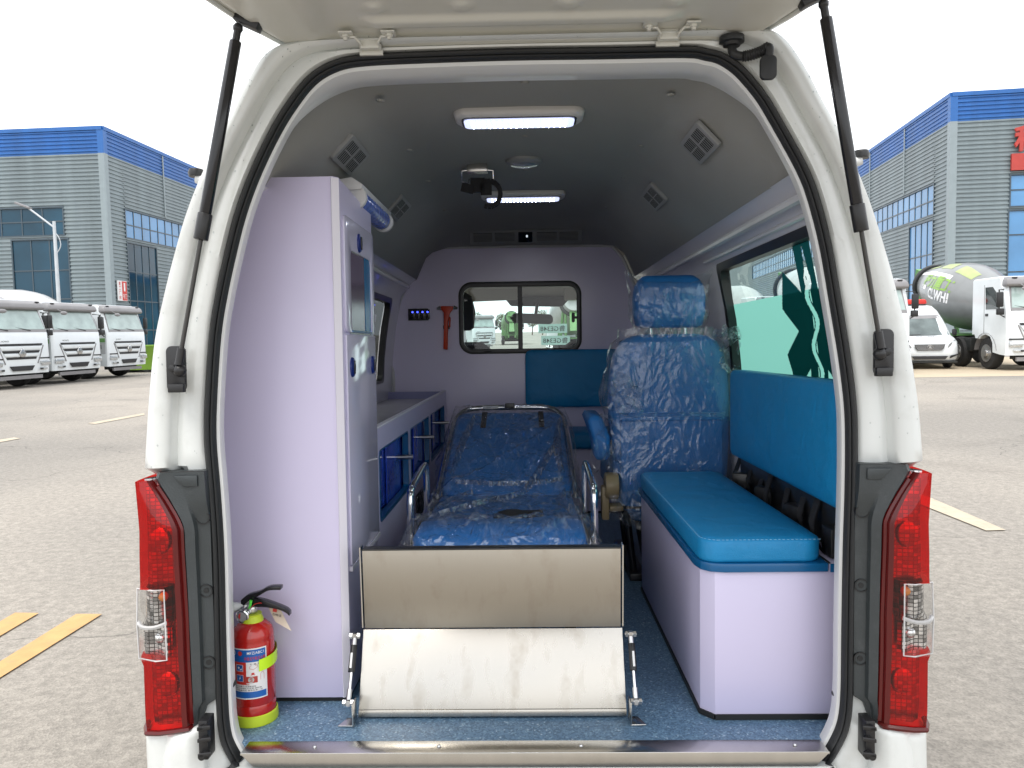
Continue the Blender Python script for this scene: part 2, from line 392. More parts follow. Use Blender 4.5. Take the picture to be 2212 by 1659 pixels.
def asphalt():
    m, t, b = nodes('pale_worn_asphalt'); N = t.nodes; L = t.links
    tcn = N.new('ShaderNodeTexCoord'); co = tcn.outputs['Object']
    n1 = N.new('ShaderNodeTexNoise'); n1.inputs['Scale'].default_value = .16; n1.inputs['Detail'].default_value = 6; L.new(co, n1.inputs['Vector'])
    r1 = N.new('ShaderNodeValToRGB'); r1.color_ramp.elements[0].position = .38; r1.color_ramp.elements[0].color = (.235, .216, .19, 1)
    r1.color_ramp.elements[1].position = .66; r1.color_ramp.elements[1].color = (.345, .31, .265, 1); L.new(n1.outputs['Fac'], r1.inputs['Fac'])
    n2 = N.new('ShaderNodeTexVoronoi'); n2.inputs['Scale'].default_value = 110; n2.inputs['Randomness'].default_value = 1; L.new(co, n2.inputs['Vector'])
    r2 = N.new('ShaderNodeMapRange'); r2.inputs['From Max'].default_value = 1; r2.inputs['To Min'].default_value = .82; r2.inputs['To Max'].default_value = 1.15
    sep = N.new('ShaderNodeSeparateColor'); L.new(n2.outputs['Color'], sep.inputs[0]); L.new(sep.outputs[0], r2.inputs['Value'])
    n4 = N.new('ShaderNodeTexNoise'); n4.inputs['Scale'].default_value = 18; n4.inputs['Detail'].default_value = 6; L.new(co, n4.inputs['Vector'])
    r4 = N.new('ShaderNodeMapRange'); r4.inputs['From Min'].default_value = .3; r4.inputs['From Max'].default_value = .7; r4.inputs['To Min'].default_value = .8; r4.inputs['To Max'].default_value = 1.15
    L.new(n4.outputs['Fac'], r4.inputs['Value'])
    mu = N.new('ShaderNodeMath'); mu.operation = 'MULTIPLY'; L.new(r2.outputs[0], mu.inputs[0]); L.new(r4.outputs[0], mu.inputs[1])
    sc_ = N.new('ShaderNodeVectorMath'); sc_.operation = 'SCALE'; L.new(r1.outputs['Color'], sc_.inputs[0]); L.new(mu.outputs[0], sc_.inputs['Scale'])
    n6 = N.new('ShaderNodeTexNoise'); n6.inputs['Scale'].default_value = .7; n6.inputs['Detail'].default_value = 5; n6.inputs['Distortion'].default_value = .5; L.new(co, n6.inputs['Vector'])
    r6 = N.new('ShaderNodeMapRange'); r6.inputs['From Min'].default_value = .56; r6.inputs['From Max'].default_value = .72; r6.inputs['To Min'].default_value = 1; r6.inputs['To Max'].default_value = .80; L.new(n6.outputs['Fac'], r6.inputs['Value'])
    wv = N.new('ShaderNodeVectorMath'); wv.operation = 'MULTIPLY_ADD'; wv.inputs[1].default_value = (1.6, 1.6, 0); n7 = N.new('ShaderNodeTexNoise'); n7.inputs['Scale'].default_value = .8; n7.inputs['Detail'].default_value = 6; L.new(co, n7.inputs['Vector'])
    L.new(n7.outputs['Color'], wv.inputs[0]); L.new(co, wv.inputs[2])
    vc = N.new('ShaderNodeTexVoronoi'); vc.feature = 'DISTANCE_TO_EDGE'; vc.inputs['Scale'].default_value = .16; L.new(wv.outputs[0], vc.inputs['Vector'])
    rc = N.new('ShaderNodeMapRange'); rc.inputs['From Max'].default_value = .0022; rc.inputs['To Min'].default_value = .55; rc.inputs['To Max'].default_value = 1; L.new(vc.outputs['Distance'], rc.inputs['Value'])
    m6 = N.new('ShaderNodeMath'); m6.operation = 'MULTIPLY'; L.new(r6.outputs[0], m6.inputs[0]); L.new(rc.outputs[0], m6.inputs[1])
    s6 = N.new('ShaderNodeVectorMath'); s6.operation = 'SCALE'; L.new(sc_.outputs[0], s6.inputs[0]); L.new(m6.outputs[0], s6.inputs['Scale'])
    L.new(s6.outputs[0], b.inputs['Base Color']); b.inputs['Roughness'].default_value = .85
    bp = N.new('ShaderNodeBump'); bp.inputs['Strength'].default_value = .55; bp.inputs['Distance'].default_value = .004
    L.new(n2.outputs['Distance'], bp.inputs['Height']); L.new(bp.outputs[0], b.inputs['Normal'])
    return m
M['asphalt'] = asphalt()
def vinyl():
    m, t, b = nodes('speckled_blue_vinyl'); N = t.nodes; L = t.links
    tcn = N.new('ShaderNodeTexCoord'); co = tcn.outputs['Object']
    v = N.new('ShaderNodeTexVoronoi'); v.inputs['Scale'].default_value = 260; L.new(co, v.inputs['Vector'])
    sep = N.new('ShaderNodeSeparateColor'); L.new(v.outputs['Color'], sep.inputs[0])
    r = N.new('ShaderNodeValToRGB'); e = r.color_ramp.elements; e[0].color = (.075, .14, .22, 1); e[0].position = 0
    e[1].color = (.11, .20, .31, 1); e[1].position = .35
    for p, c in ((.7, (.14, .245, .36, 1)), (.9, (.22, .34, .45, 1)), (.985, (.4, .5, .6, 1))):
        q = e.new(p); q.color = c
    r.color_ramp.interpolation = 'CONSTANT'
    L.new(sep.outputs[0], r.inputs['Fac']); L.new(r.outputs['Color'], b.inputs['Base Color'])
    b.inputs['Roughness'].default_value = .38; b.inputs['Specular IOR Level'].default_value = .4
    return m
M['vinyl'] = vinyl()
def stained(name, col, rough):
    m, t, b = nodes(name); N = t.nodes; L = t.links
    tcn = N.new('ShaderNodeTexCoord'); co = tcn.outputs['Object']
    mp = N.new('ShaderNodeMapping'); mp.inputs['Scale'].default_value = (15, 7, 7); mp.inputs['Rotation'].default_value = (0, .5, 0); L.new(co, mp.inputs['Vector'])
    n = N.new('ShaderNodeTexNoise'); n.inputs['Scale'].default_value = 1.6; n.inputs['Detail'].default_value = 3; n.inputs['Distortion'].default_value = .3; L.new(mp.outputs[0], n.inputs['Vector'])
    r = N.new('ShaderNodeMapRange'); r.inputs['From Min'].default_value = .53; r.inputs['From Max'].default_value = .72; r.inputs['To Max'].default_value = .55; L.new(n.outputs['Fac'], r.inputs['Value'])
    n2 = N.new('ShaderNodeTexNoise'); n2.inputs['Scale'].default_value = 90; n2.inputs['Detail'].default_value = 4; L.new(co, n2.inputs['Vector'])
    mu = N.new('ShaderNodeMath'); mu.operation = 'MULTIPLY'; L.new(r.outputs[0], mu.inputs[0]); L.new(n2.outputs['Fac'], mu.inputs[1])
    mx = N.new('ShaderNodeMix'); mx.data_type = 'RGBA'; mx.inputs['A'].default_value = (*col, 1); mx.inputs['B'].default_value = (.30, .25, .19, 1)
    L.new(mu.outputs[0], mx.inputs['Factor']); L.new(mx.outputs['Result'], b.inputs['Base Color'])
    rr = N.new('ShaderNodeMapRange'); rr.inputs['To Min'].default_value = rough; rr.inputs['To Max'].default_value = rough + .12
    L.new(mu.outputs[0], rr.inputs['Value']); L.new(rr.outputs[0], b.inputs['Roughness'])
    b.inputs['Metallic'].default_value = 1
    w_ = N.new('ShaderNodeMapping'); w_.inputs['Scale'].default_value = (400, 6, 6); L.new(co, w_.inputs['Vector'])
    n3 = N.new('ShaderNodeTexNoise'); n3.inputs['Scale'].default_value = 1; L.new(w_.outputs[0], n3.inputs['Vector'])
    bp = N.new('ShaderNodeBump'); bp.inputs['Strength'].default_value = .06; bp.inputs['Distance'].default_value = .002
    L.new(n3.outputs['Fac'], bp.inputs['Height']); L.new(bp.outputs[0], b.inputs['Normal'])
    return m
M['ramp'] = stained('smudged_stainless_sheet', (.50, .475, .43), .27); M['ramp2'] = stained('smudged_steel_asphalt_tint', (.40, .365, .31), .40)  # second sheet: same steel, reflected asphalt put into a darker, warmer colour
def facets(nm, lo):
    m, t, b = nodes(nm); N = t.nodes; L = t.links
    tcn = N.new('ShaderNodeTexCoord')
    v = N.new('ShaderNodeTexBrick'); v.inputs['Scale'].default_value = 1; v.inputs['Brick Width'].default_value = 1.0; v.inputs['Row Height'].default_value = .8
    v.inputs['Mortar Size'].default_value = .08; v.inputs['Mortar'].default_value = (.0, .0, .0, 1); v.inputs['Color1'].default_value = (.1, .1, .1, 1); v.inputs['Color2'].default_value = (1, 1, 1, 1); v.offset = .0
    mp = N.new('ShaderNodeMapping'); mp.inputs['Rotation'].default_value = (R(90), 0, 0); mp.inputs['Scale'].default_value = (95, 95, 95); L.new(tcn.outputs['Object'], mp.inputs['Vector'])
    L.new(mp.outputs[0], v.inputs['Vector'])
    r = N.new('ShaderNodeMapRange'); r.inputs['To Min'].default_value = lo; r.inputs['To Max'].default_value = .95; L.new(v.outputs['Color'], r.inputs['Value'])
    L.new(r.outputs[0], b.inputs['Base Color']); b.inputs['Metallic'].default_value = .85; b.inputs['Roughness'].default_value = .22
    bp = N.new('ShaderNodeBump'); bp.inputs['Strength'].default_value = .6; bp.inputs['Distance'].default_value = .004; L.new(v.outputs['Color'], bp.inputs['Height']); L.new(bp.outputs[0], b.inputs['Normal'])
    return m
M['facet'] = facets('faceted_reflector', .42); M['facet2'] = facets('silver_faceted_reflector', .05)
def frosted(name, col, tcol):
    m, t, b = nodes(name); N = t.nodes; L = t.links; N.remove(b); out = N['Material Output']
    a = N.new('ShaderNodeBsdfTranslucent'); a.inputs['Color'].default_value = (*tcol, 1)
    d = N.new('ShaderNodeBsdfDiffuse'); d.inputs['Color'].default_value = (*col, 1)
    mx = N.new('ShaderNodeMixShader'); mx.inputs[0].default_value = .18; L.new(a.outputs[0], mx.inputs[1]); L.new(d.outputs[0], mx.inputs[2])
    L.new(mx.outputs[0], out.inputs['Surface']); return m
M['frost'] = frosted('frosted_aqua_film', (.3, .5, .45), (.33, .70, .61))
M['frostdark'] = frosted('dark_teal_sticker', (.01, .07, .08), (.006, .05, .055))
M['frostpale'] = frosted('pale_frosted_sticker', (.42, .52, .48), (.38, .56, .50))

# ------------------------------------------------------------------ the yard: ground, markings
g = MB().sheet([(-400, -300, 0), (400, -300, 0), (400, 900, 0), (-400, 900, 0)]).build('ground', M['asphalt'], frame=I4, smooth=0)
tag(g, 'pale worn asphalt of the vehicle yard', 'ground', kind='structure')
ap = [wg(1950, 816), wg(2212, 812), wg(2500, 812), wg(2500, 770), wg(1950, 772)]
c_ = MB().sheet([(p.x, p.y, .004) for p in ap]).build('concrete_apron', M['concrete'], frame=I4, smooth=0)
tag(c_, 'tan concrete apron under the parked trucks', 'apron', kind='structure')
def mark(name, px, mat, label, cat, group=None):
    pts = [wg(*p) for p in px]
    o = MB().sheet([(p.x, p.y, .008) for p in pts]).build(name, mat, frame=I4, base=(pts[0].x, pts[0].y, 0), smooth=0)
    tag(o, label, cat, group, 'structure')
mark('yellow_marking', [(-120, 1415), (33, 1326), (84, 1327), (-120, 1448)], M['yellow'], 'shorter yellow hatch stripe painted on asphalt at the left', 'road marking')
mark('yellow_marking', [(-140, 1520), (165, 1329), (221, 1329), (-140, 1555)], M['yellow'], 'longer yellow hatch stripe painted on asphalt beside the red tail lamp', 'road marking')
mark('lane_marking', [(190, 915), (312, 893), (312, 897), (205, 917)], M['roadwhite'], 'pale lane dash on asphalt behind the white pillar', 'road marking')
mark('lane_marking', [(-60, 960), (30, 946), (45, 948), (-60, 967)], M['roadwhite'], 'pale lane dash cut by the left edge of the picture', 'road marking')
mark('lane_marking', [(1960, 1062), (2006, 1075), (2173, 1147), (2130, 1148), (1960, 1080)], M['roadwhite'], 'pale diagonal lane dash beside the right tail lamp', 'road marking')

# ------------------------------------------------------------------ ambulance
amb = thing('ambulance', 'white high-roof ambulance seen from behind with its tailgate open', 'ambulance')
PAIRS = [((500, 1655), (316, 1690)), ((477, 1611), (313, 1620)), ((468, 1567), (312, 1580)), ((464, 1502), (312, 1520)), ((460, 1370), (310, 1380)),
 ((456, 1195), (308, 1200)), ((448, 1064), (308, 1070)), ((439, 950), (314, 950)), ((441, 850), (322, 835)), ((450, 720), (334, 727)), ((465, 627), (353, 636)),
 ((484, 540), (373, 557)), ((503, 465), (397, 473)), ((527, 395), (427, 394)), ((556, 328), (462, 320)), ((590, 262), (490, 265)), ((622, 212), (515, 208)),
 ((655, 170), (537, 164)), ((690, 142), (558, 128)), ((735, 123), (582, 107)), ((790, 115), (612, 96)), ((885, 110), (690, 88)), ((1094, 103), (1094, 78)),
 ((1300, 100), (1420, 70)), ((1484, 97), (1570, 66)), ((1530, 103), (1632, 64)), ((1564, 112), (1661, 64)), ((1600, 135), (1687, 73)), ((1630, 166), (1716, 103)),
 ((1661, 206), (1748, 155)), ((1690, 255), (1780, 219)), ((1720, 308), (1803, 260)), ((1745, 355), (1828, 310)), ((1765, 402), (1850, 360)), ((1785, 470), (1880, 434)),
 ((1802, 545), (1913, 536)), ((1819, 645), (1941, 637)), ((1839, 765), (1966, 745)), ((1852, 870), (1984, 860)), ((1855, 950), (1992, 940)), ((1854, 1064), (1999, 1050)),
 ((1850, 1195), (2000, 1190)), ((1847, 1370), (2001, 1360)), ((1845, 1502), (2002, 1510)), ((1838, 1567), (2004, 1570)), ((1821, 1611), (2006, 1620)), ((1795, 1655), (2008, 1690))]
def ys(z): return -.05 + .10 * (max(z, 0) / 1.5) ** 2
SO, SI, SB = [], [], []
for (a, b) in PAIRS:
    p = vy(a[0], a[1], -.05); p = vy(a[0], a[1], ys(p.z)); SO.append(p)
    q = vy(b[0], b[1], -.06); q = vy(b[0], b[1], ys(q.z) - .022); SB.append(V((q.x, ys(q.z), q.z)))
SO = catmull(SO, 4); SB = catmull(SB, 4)
CEN = V((.0, 0, .78))
def inward(path, d):                          # offset a path in xz by d towards the inside
    out = []
    for i, p in enumerate(path):
        t = path[min(i + 1, len(path) - 1)] - path[max(i - 1, 0)]; n = V((t.z, 0, -t.x)).normalized()
        if n.dot(CEN - p) < 0: n = -n
        out.append(p + n * d)
    return out
# body frame between the seal and the outer corner, then the skin going forward
RG = [(0, .004), (.06, -.006), (.28, -.010), (.40, -.006), (.47, -.004), (.51, -.018), (.54, -.028), (.60, -.034), (.76, -.042), (.90, -.039), (.965, -.026), (1, -.008)]
def lamp_bay(z, wgt):                          # the bodywork is set back where the tail lamp and its trim sit
    k = sstep(.05, .075, z) * (1 - sstep(.600, .622, z)); return k * (.02 * sstep(.0, .08, wgt) + .05 * sstep(.30, .45, wgt) + .02 * sstep(.9, 1, wgt))
rows = []
for wgt, dy in RG:
    rows.append([lerp(a, b, wgt) + V((0, dy + lamp_bay(b.z, wgt), 0)) for a, b in zip(SO, SB)])
nfr = len(rows); rows_frame = list(rows)
for dy, s_ in ((.02, 1.002), (.12, 1.004), (.25, 1.006), (1.22, 1.012), (1.50, 1.013), (2.6, 1.013), (3.4, 1.0), (4.0, .98)):
    rows.append([V((b.x * s_, ys(b.z) + dy + (lamp_bay(b.z, 1) if dy < .1 else 0), CEN.z + (b.z - CEN.z) * (s_ if b.z > CEN.z else 1))) for b in SB])
def skip_body(i, j):
    if i < nfr: return False
    y0 = rows[i][j].y; y1 = rows[i + 1][j].y; z = rows[i][j].z; ym = (y0 + y1) / 2
    side = abs(rows[i][j].x) > .66
    if rows[i][j].x > 0 and side and .58 < z < 1.27 and .1 < ym < 2.65: return True
    if side and .62 < z < 1.16 and 1.35 < ym < 2.65: return True
    if side and .62 < z < 1.1 and 2.7 < ym: return True
    return False
body = MB().grid(rows, skip=skip_body).build('body', M['white'], amb, smooth=50, recalc=False, flip=True)
# lower body: bumper with corner pieces
bum = MB()
def bcorner(s):
    rings = []
    for z, o_ in ((.062, -.012), (.050, .004), (.0, .010), (-.09, .012), (-.2, .010), (-.30, -.02)):
        xo = .848 + o_; xi = .72
        rings.append([V((s * x + .008, y, z)) for x, y in ((xi, -.075), (xi + .03, -.088 - o_), (xo - .07, -.09 - o_), (xo - .02, -.06 - o_), (xo, -.005), (xo, .25), (xi, .25))])
    bum.loft(rings)
bcorner(-1); bcorner(1)
bum.box(-.75, .765, -.10, .2, -.32, -.115)
bum.build('bumper', M['white'], amb, bev=.006)
MB().box(-.74, .755, -.13, -.02, -.114, -.09).build('bumper_step', M['trim'], amb, bev=.006)
MB().box(-.8, .8, .25, 4.3, -.35, -.03).build('underbody', M['chassis'], amb)
for sx in (-1, 1):                            # rear wheels under the body
    for yy in (.95, 3.5):
        wh = MB().lathe([(.001, -.1), (.2, -.1), (.21, -.09), (.21, .09), (.2, .1), (.001, .1)], Matrix.Translation((sx * .70, yy, -.36)) @ Matrix.Rotation(R(90), 4, 'Y')).build('wheel', M['badge'], amb)
        MB().lathe([(.21, -.1), (.30, -.11), (.325, -.08), (.325, .08), (.30, .11), (.21, .1)], Matrix.Translation((sx * .70, yy, -.36)) @ Matrix.Rotation(R(90), 4, 'Y'), 28).build('tyre', M['tyre'], wh)

# weatherstrip
seal = MB()
prof = [(0, .000), (.002, -.016), (.008, -.023), (.0135, -.019), (.015, -.011), (.0165, -.016), (.0205, -.012), (.023, .008)]
offs = [inward(SO, d) for d, _ in prof]
seal.grid([[p + V((0, dy + .015, 0)) for p in o] for o, (_, dy) in zip(offs, prof)])
lower = []
b0, b1 = SO[0], SO[-1]
bot = catmull([b0, b0 + V((.05, -.004, -.035)), b0 + V((.12, -.004, -.05)), V((0, -.056, b0.z - .05)), b1 + V((-.12, -.004, -.05)), b1 + V((-.05, -.004, -.035)), b1], 6)
seal.tube([p + V((0, -.008, .006)) for p in bot], .014, 8)
seal.build('weatherstrip', M['rubber'], amb, smooth=60, recalc=False, flip=True)
# white inner return of the door frame
q0, q1, q2, q3 = inward(SO, .021), inward(SO, .0285), inward(SO, .0295), inward(SO, .026)
def tpz(p): return sstep(1.38, 1.53, p.z)
rws = [[p + V((0, .018, 0)) for p in q0], [p + V((0, .020, -.002 * tpz(p))) for p in q1], [p + V((0, .026 + .02 * tpz(p), -.010 * tpz(p))) for p in q2], [p + V((0, .030 + .045 * tpz(p), -.010 * tpz(p))) for p in q2], [p + V((0, .050 + .075 * tpz(p), -.004 * tpz(p))) for p in inward(SO, .027)]]
MB().grid(rws).build('door_frame_return', M['inwhite'], amb, smooth=50, recalc=False, flip=True)
for px, py in ((497, 1482), (1811, 1505)):    # trim plugs
    p = vy(px, py, -.02); MB().lathe([(.001, -.003), (.006, -.002), (.008, .002), (.008, .02)], Matrix.Translation(p) @ Matrix.Rotation(R(-90), 4, 'X') @ Matrix.Rotation(R(0), 4, 'Y'), 12).build('trim_plug', M['black'], amb)

# floor, sill plate
MB().box(-.80, .80, -.02, 2.76, -.03, 0).build('floor', M['vinyl'], amb, smooth=0)
sp = MB()
sp.prism([(-.634, -.022, .004), (.638, -.024, .004), (.640, -.076, .004), (.628, -.078, -.018), (-.622, -.078, -.018), (-.636, -.074, .004)][:3] + [(-.636, -.074, .004)], (0, 0, -.006))
sp.prism([(-.636, -.0745, .003), (.640, -.0765, .003), (.612, -.0765, -.027), (-.608, -.0745, -.027)], (0, .004, 0))
sill = sp.build('sill_plate', M['steel'], amb, bev=.0012)
for px in (680, 948, 1255, 1717):
    p = vy(px, 1615, -.048); MB().lathe([(.001, .0035), (.003, .003), (.0045, 0)], Matrix.Translation((p.x, -.048, .0045)), 10).build('screw', M['bolt'], sill)
MB().box(-.65, .655, -.07, .2, -.12, -.032).build('sill_beam', M['white'], amb)

# headliner and side lining
SEC = [(0, 1.528), (.16, 1.526), (.30, 1.515), (.38, 1.492), (.44, 1.448), (.50, 1.385), (.56, 1.325), (.62, 1.272)]
half = [(-x, z) for x, z in SEC[::-1]][:-1] + SEC
def headrow(y, zf=1.0, dz=0): return [V((x, y, min(z, 9) + dz)) for x, z in half]
rows = [headrow(y) for y in (.085, .12, .6, 1.2, 1.8, 2.30)]
rows.append([V((x, 2.36, z - .012 * (z - 1.27) / .25)) for x, z in half])
rows.append([V((x, 2.70, table(abs(x), [(0, 1.455), (.48, 1.452), (.54, 1.44), (.585, 1.36), (.62, 1.272)]))) for x, z in half])
REAR = [(0, 1.535), (.16, 1.535), (.34, 1.532), (.44, 1.520), (.525, 1.470), (.575, 1.410), (.61, 1.345), (.64, 1.272)]
halfr = [(-x, z) for x, z in REAR[::-1]][:-1] + REAR
rows[0] = [V((x * 1.02, .062, z + .006)) for x, z in halfr]
rows[1:2] = [[V((x, .11, z)) for x, z in halfr], [V(((x + u) / 2, .20, (z + q) / 2)) for (x, z), (u, q) in zip(half, halfr)], headrow(.30)]
hl = MB().grid(rows); hl.build('headliner', M['liner'], amb, smooth=50)
for sx, xs in (('l', -1), ('r', 1)):
    for yy in (.22, .70, 1.15, 1.75):
        for k, xx in ((0, .0), (1, .36)):
            if k == 0 and xs < 0: continue
            z = table(xx, SEC) - .001
            MB().lathe([(.001, -.003), (.009, -.002), (.011, .002)], Matrix.Translation((xs * xx + .005, yy + .02 * k, z)), 12).build('headliner_clip', M['liner'], amb)
WALL = [(1.274, .620), (1.262, .640), (1.235, .668), (1.20, .690), (1.175, .708), (1.14, .716), (.98, .748), (.80, .768), (.60, .775), (.58, .775), (.3, .78), (0, .78)]
def wallx(z): return table(-z, [(-a, b) for a, b in WALL])
def lining(s, holes):
    ysr = sorted(set([.05, 2.76] + [h for hh in holes for h in hh[:2]] + [.6, 1.2, 1.8, 2.3]))
    zs = sorted(set([a for a, _ in WALL] + [h for hh in holes for h in hh[2:]]), reverse=True)
    rws = [[V((s * wallx(z), y, z)) for z in zs] for y in ysr]
    def sk(i, j):
        ym = (ysr[i] + ysr[i + 1]) / 2; zm = (zs[j] + zs[j + 1]) / 2
        return any(h[0] < ym < h[1] and h[2] < zm < h[3] for h in holes)
    return MB().grid(rws, skip=sk).build('side_lining', M['side'], amb, smooth=40)
WR = (.06, 1.185, .60, 1.175)
WL = (1.30, 2.42, .70, 1.15)
lining(1, [WR]); lining(-1, [WL])
# rail strip above the window and its black glass border
rl = MB(); rl.tube([(.655, .10, 1.226), (.655, 2.2, 1.226)], .012, 8); rl.tube([(.692, .10, 1.196), (.692, 1.3, 1.196)], .008, 8)
rl.build('side_rail', M['side'], amb)
rl = MB(); rl.tube([(-.655, .5, 1.226), (-.655, 2.6, 1.226)], .012, 8); rl.build('side_rail', M['side'], amb)
def wp(s, y, z, off=0): return V((s * (wallx(z) + .012 + off), y, z))
def side_window(s, W, gl, name):
    y0, y1, z0, z1 = W
    o = rrect(y0, y1, z0, z1, .03, 5); i_ = rrect(y0 + .012, y1 - .016, z0 + .012, z1 - .026, .045, 5)
    def dens(l):
        out = []
        for k in range(len(l)):
            a, b = l[k], l[(k + 1) % len(l)]
            for q in range(4): out.append((a[0] + (b[0] - a[0]) * q / 4, a[1] + (b[1] - a[1]) * q / 4))
        return out
    wn = MB().ring([wp(s, *p, -.016) for p in dens(o)], [wp(s, *p, -.012) for p in dens(i_)], (s * .03, 0, 0)).build('side_window', M['black'], amb, smooth=30)
    rws = [[wp(s, lerp(y0, y1, a / 8), lerp(z0, z1, b / 10), .02) for a in range(9)] for b in range(11)]
    MB().grid(rws).build('pane', gl, wn)
    return wn
wr = side_window(1, WR, M['glass'], 'side_window')
wl = side_window(-1, WL, M['tint'], 'side_window')
def bodyx(z): return min((abs(p.z - z), p.x) for p in SB if p.x > 0)[1]
MB().ring([V((bodyx(z) * 1.008, y, z)) for y, z in crect(.13, 2.66, .56, 1.275, 2)], [wp(1, y, z, .03) for y, z in crect(WR[0], WR[1], WR[2], WR[3], 2)], (.004, 0, 0)).build('window_reveal', M['black'], amb, smooth=0)
# frosted lower film and the cut-out emblem on the right hand glass
zt = 1.026
rws = [[wp(1, lerp(WR[0], WR[1], a / 8), lerp(WR[2], zt, b / 8), .017) for a in range(9)] for b in range(9)]
MB().grid(rws).build('frosted_film', M['frost'], wr)
SCY, SCZ, SR, SW = .405, .915, .245, .062
star = []
for k in range(6):
    a = R(60 * k); d = (math.sin(a), math.cos(a)); n = (d[1], -d[0])
    star.append((d[0] * SR - n[0] * SW, d[1] * SR - n[1] * SW)); star.append((d[0] * SR + n[0] * SW, d[1] * SR + n[1] * SW))
    a2 = R(60 * k + 30); star.append((math.sin(a2) * SW * 2, math.cos(a2) * SW * 2))
def in_star(u, v):
    for k in range(3):
        a = R(60 * k); al = u * math.sin(a) + v * math.cos(a); ac = u * math.cos(a) - v * math.sin(a)
        if abs(al) <= SR and abs(ac) <= SW: return True
    return False
def in_cut(u, v):                               # staff, head and coils of the serpent left open
    if (u / .024) ** 2 + ((v - .135) / .026) ** 2 < 1 and ((u - .006) / .004) ** 2 + ((v - .142) / .004) ** 2 > 1: return True
    if .155 < v < .225 and abs(u + .004) < .013 * (1 - (v - .155) / .085) and not (.185 < v < .20 and u > 0): return True
    if -.27 < v < .125:
        t = (.125 - v) / .36; c0 = (.026 - .006 * t) * math.sin(t * 2.6 * 2 * math.pi)
        if abs(u - c0) < .0150 - .004 * t: return True
        if abs(u) < .006 and abs(u - c0) > .021: return True
    return False
es = MB(); NU, NV = 170, 150
pts_ = {}
def sv(i, k):
    if (i, k) not in pts_:
        pts_[(i, k)] = len(es.v); es.v.append(wp(1, SCY - .25 + .5 * i / NU, SCZ - .25 + .5 * k / NV, .0155))
    return pts_[(i, k)]
for i in range(NU):
    for k in range(NV):
        u, v = -.25 + .5 * (i + .5) / NU, -.25 + .5 * (k + .5) / NV
        if in_star(u, v) and not in_cut(u, v): es.f.append((sv(i, k), sv(i + 1, k), sv(i + 1, k + 1), sv(i, k + 1)))
es.build('emblem_star', M['frostdark'], wr, recalc=False)

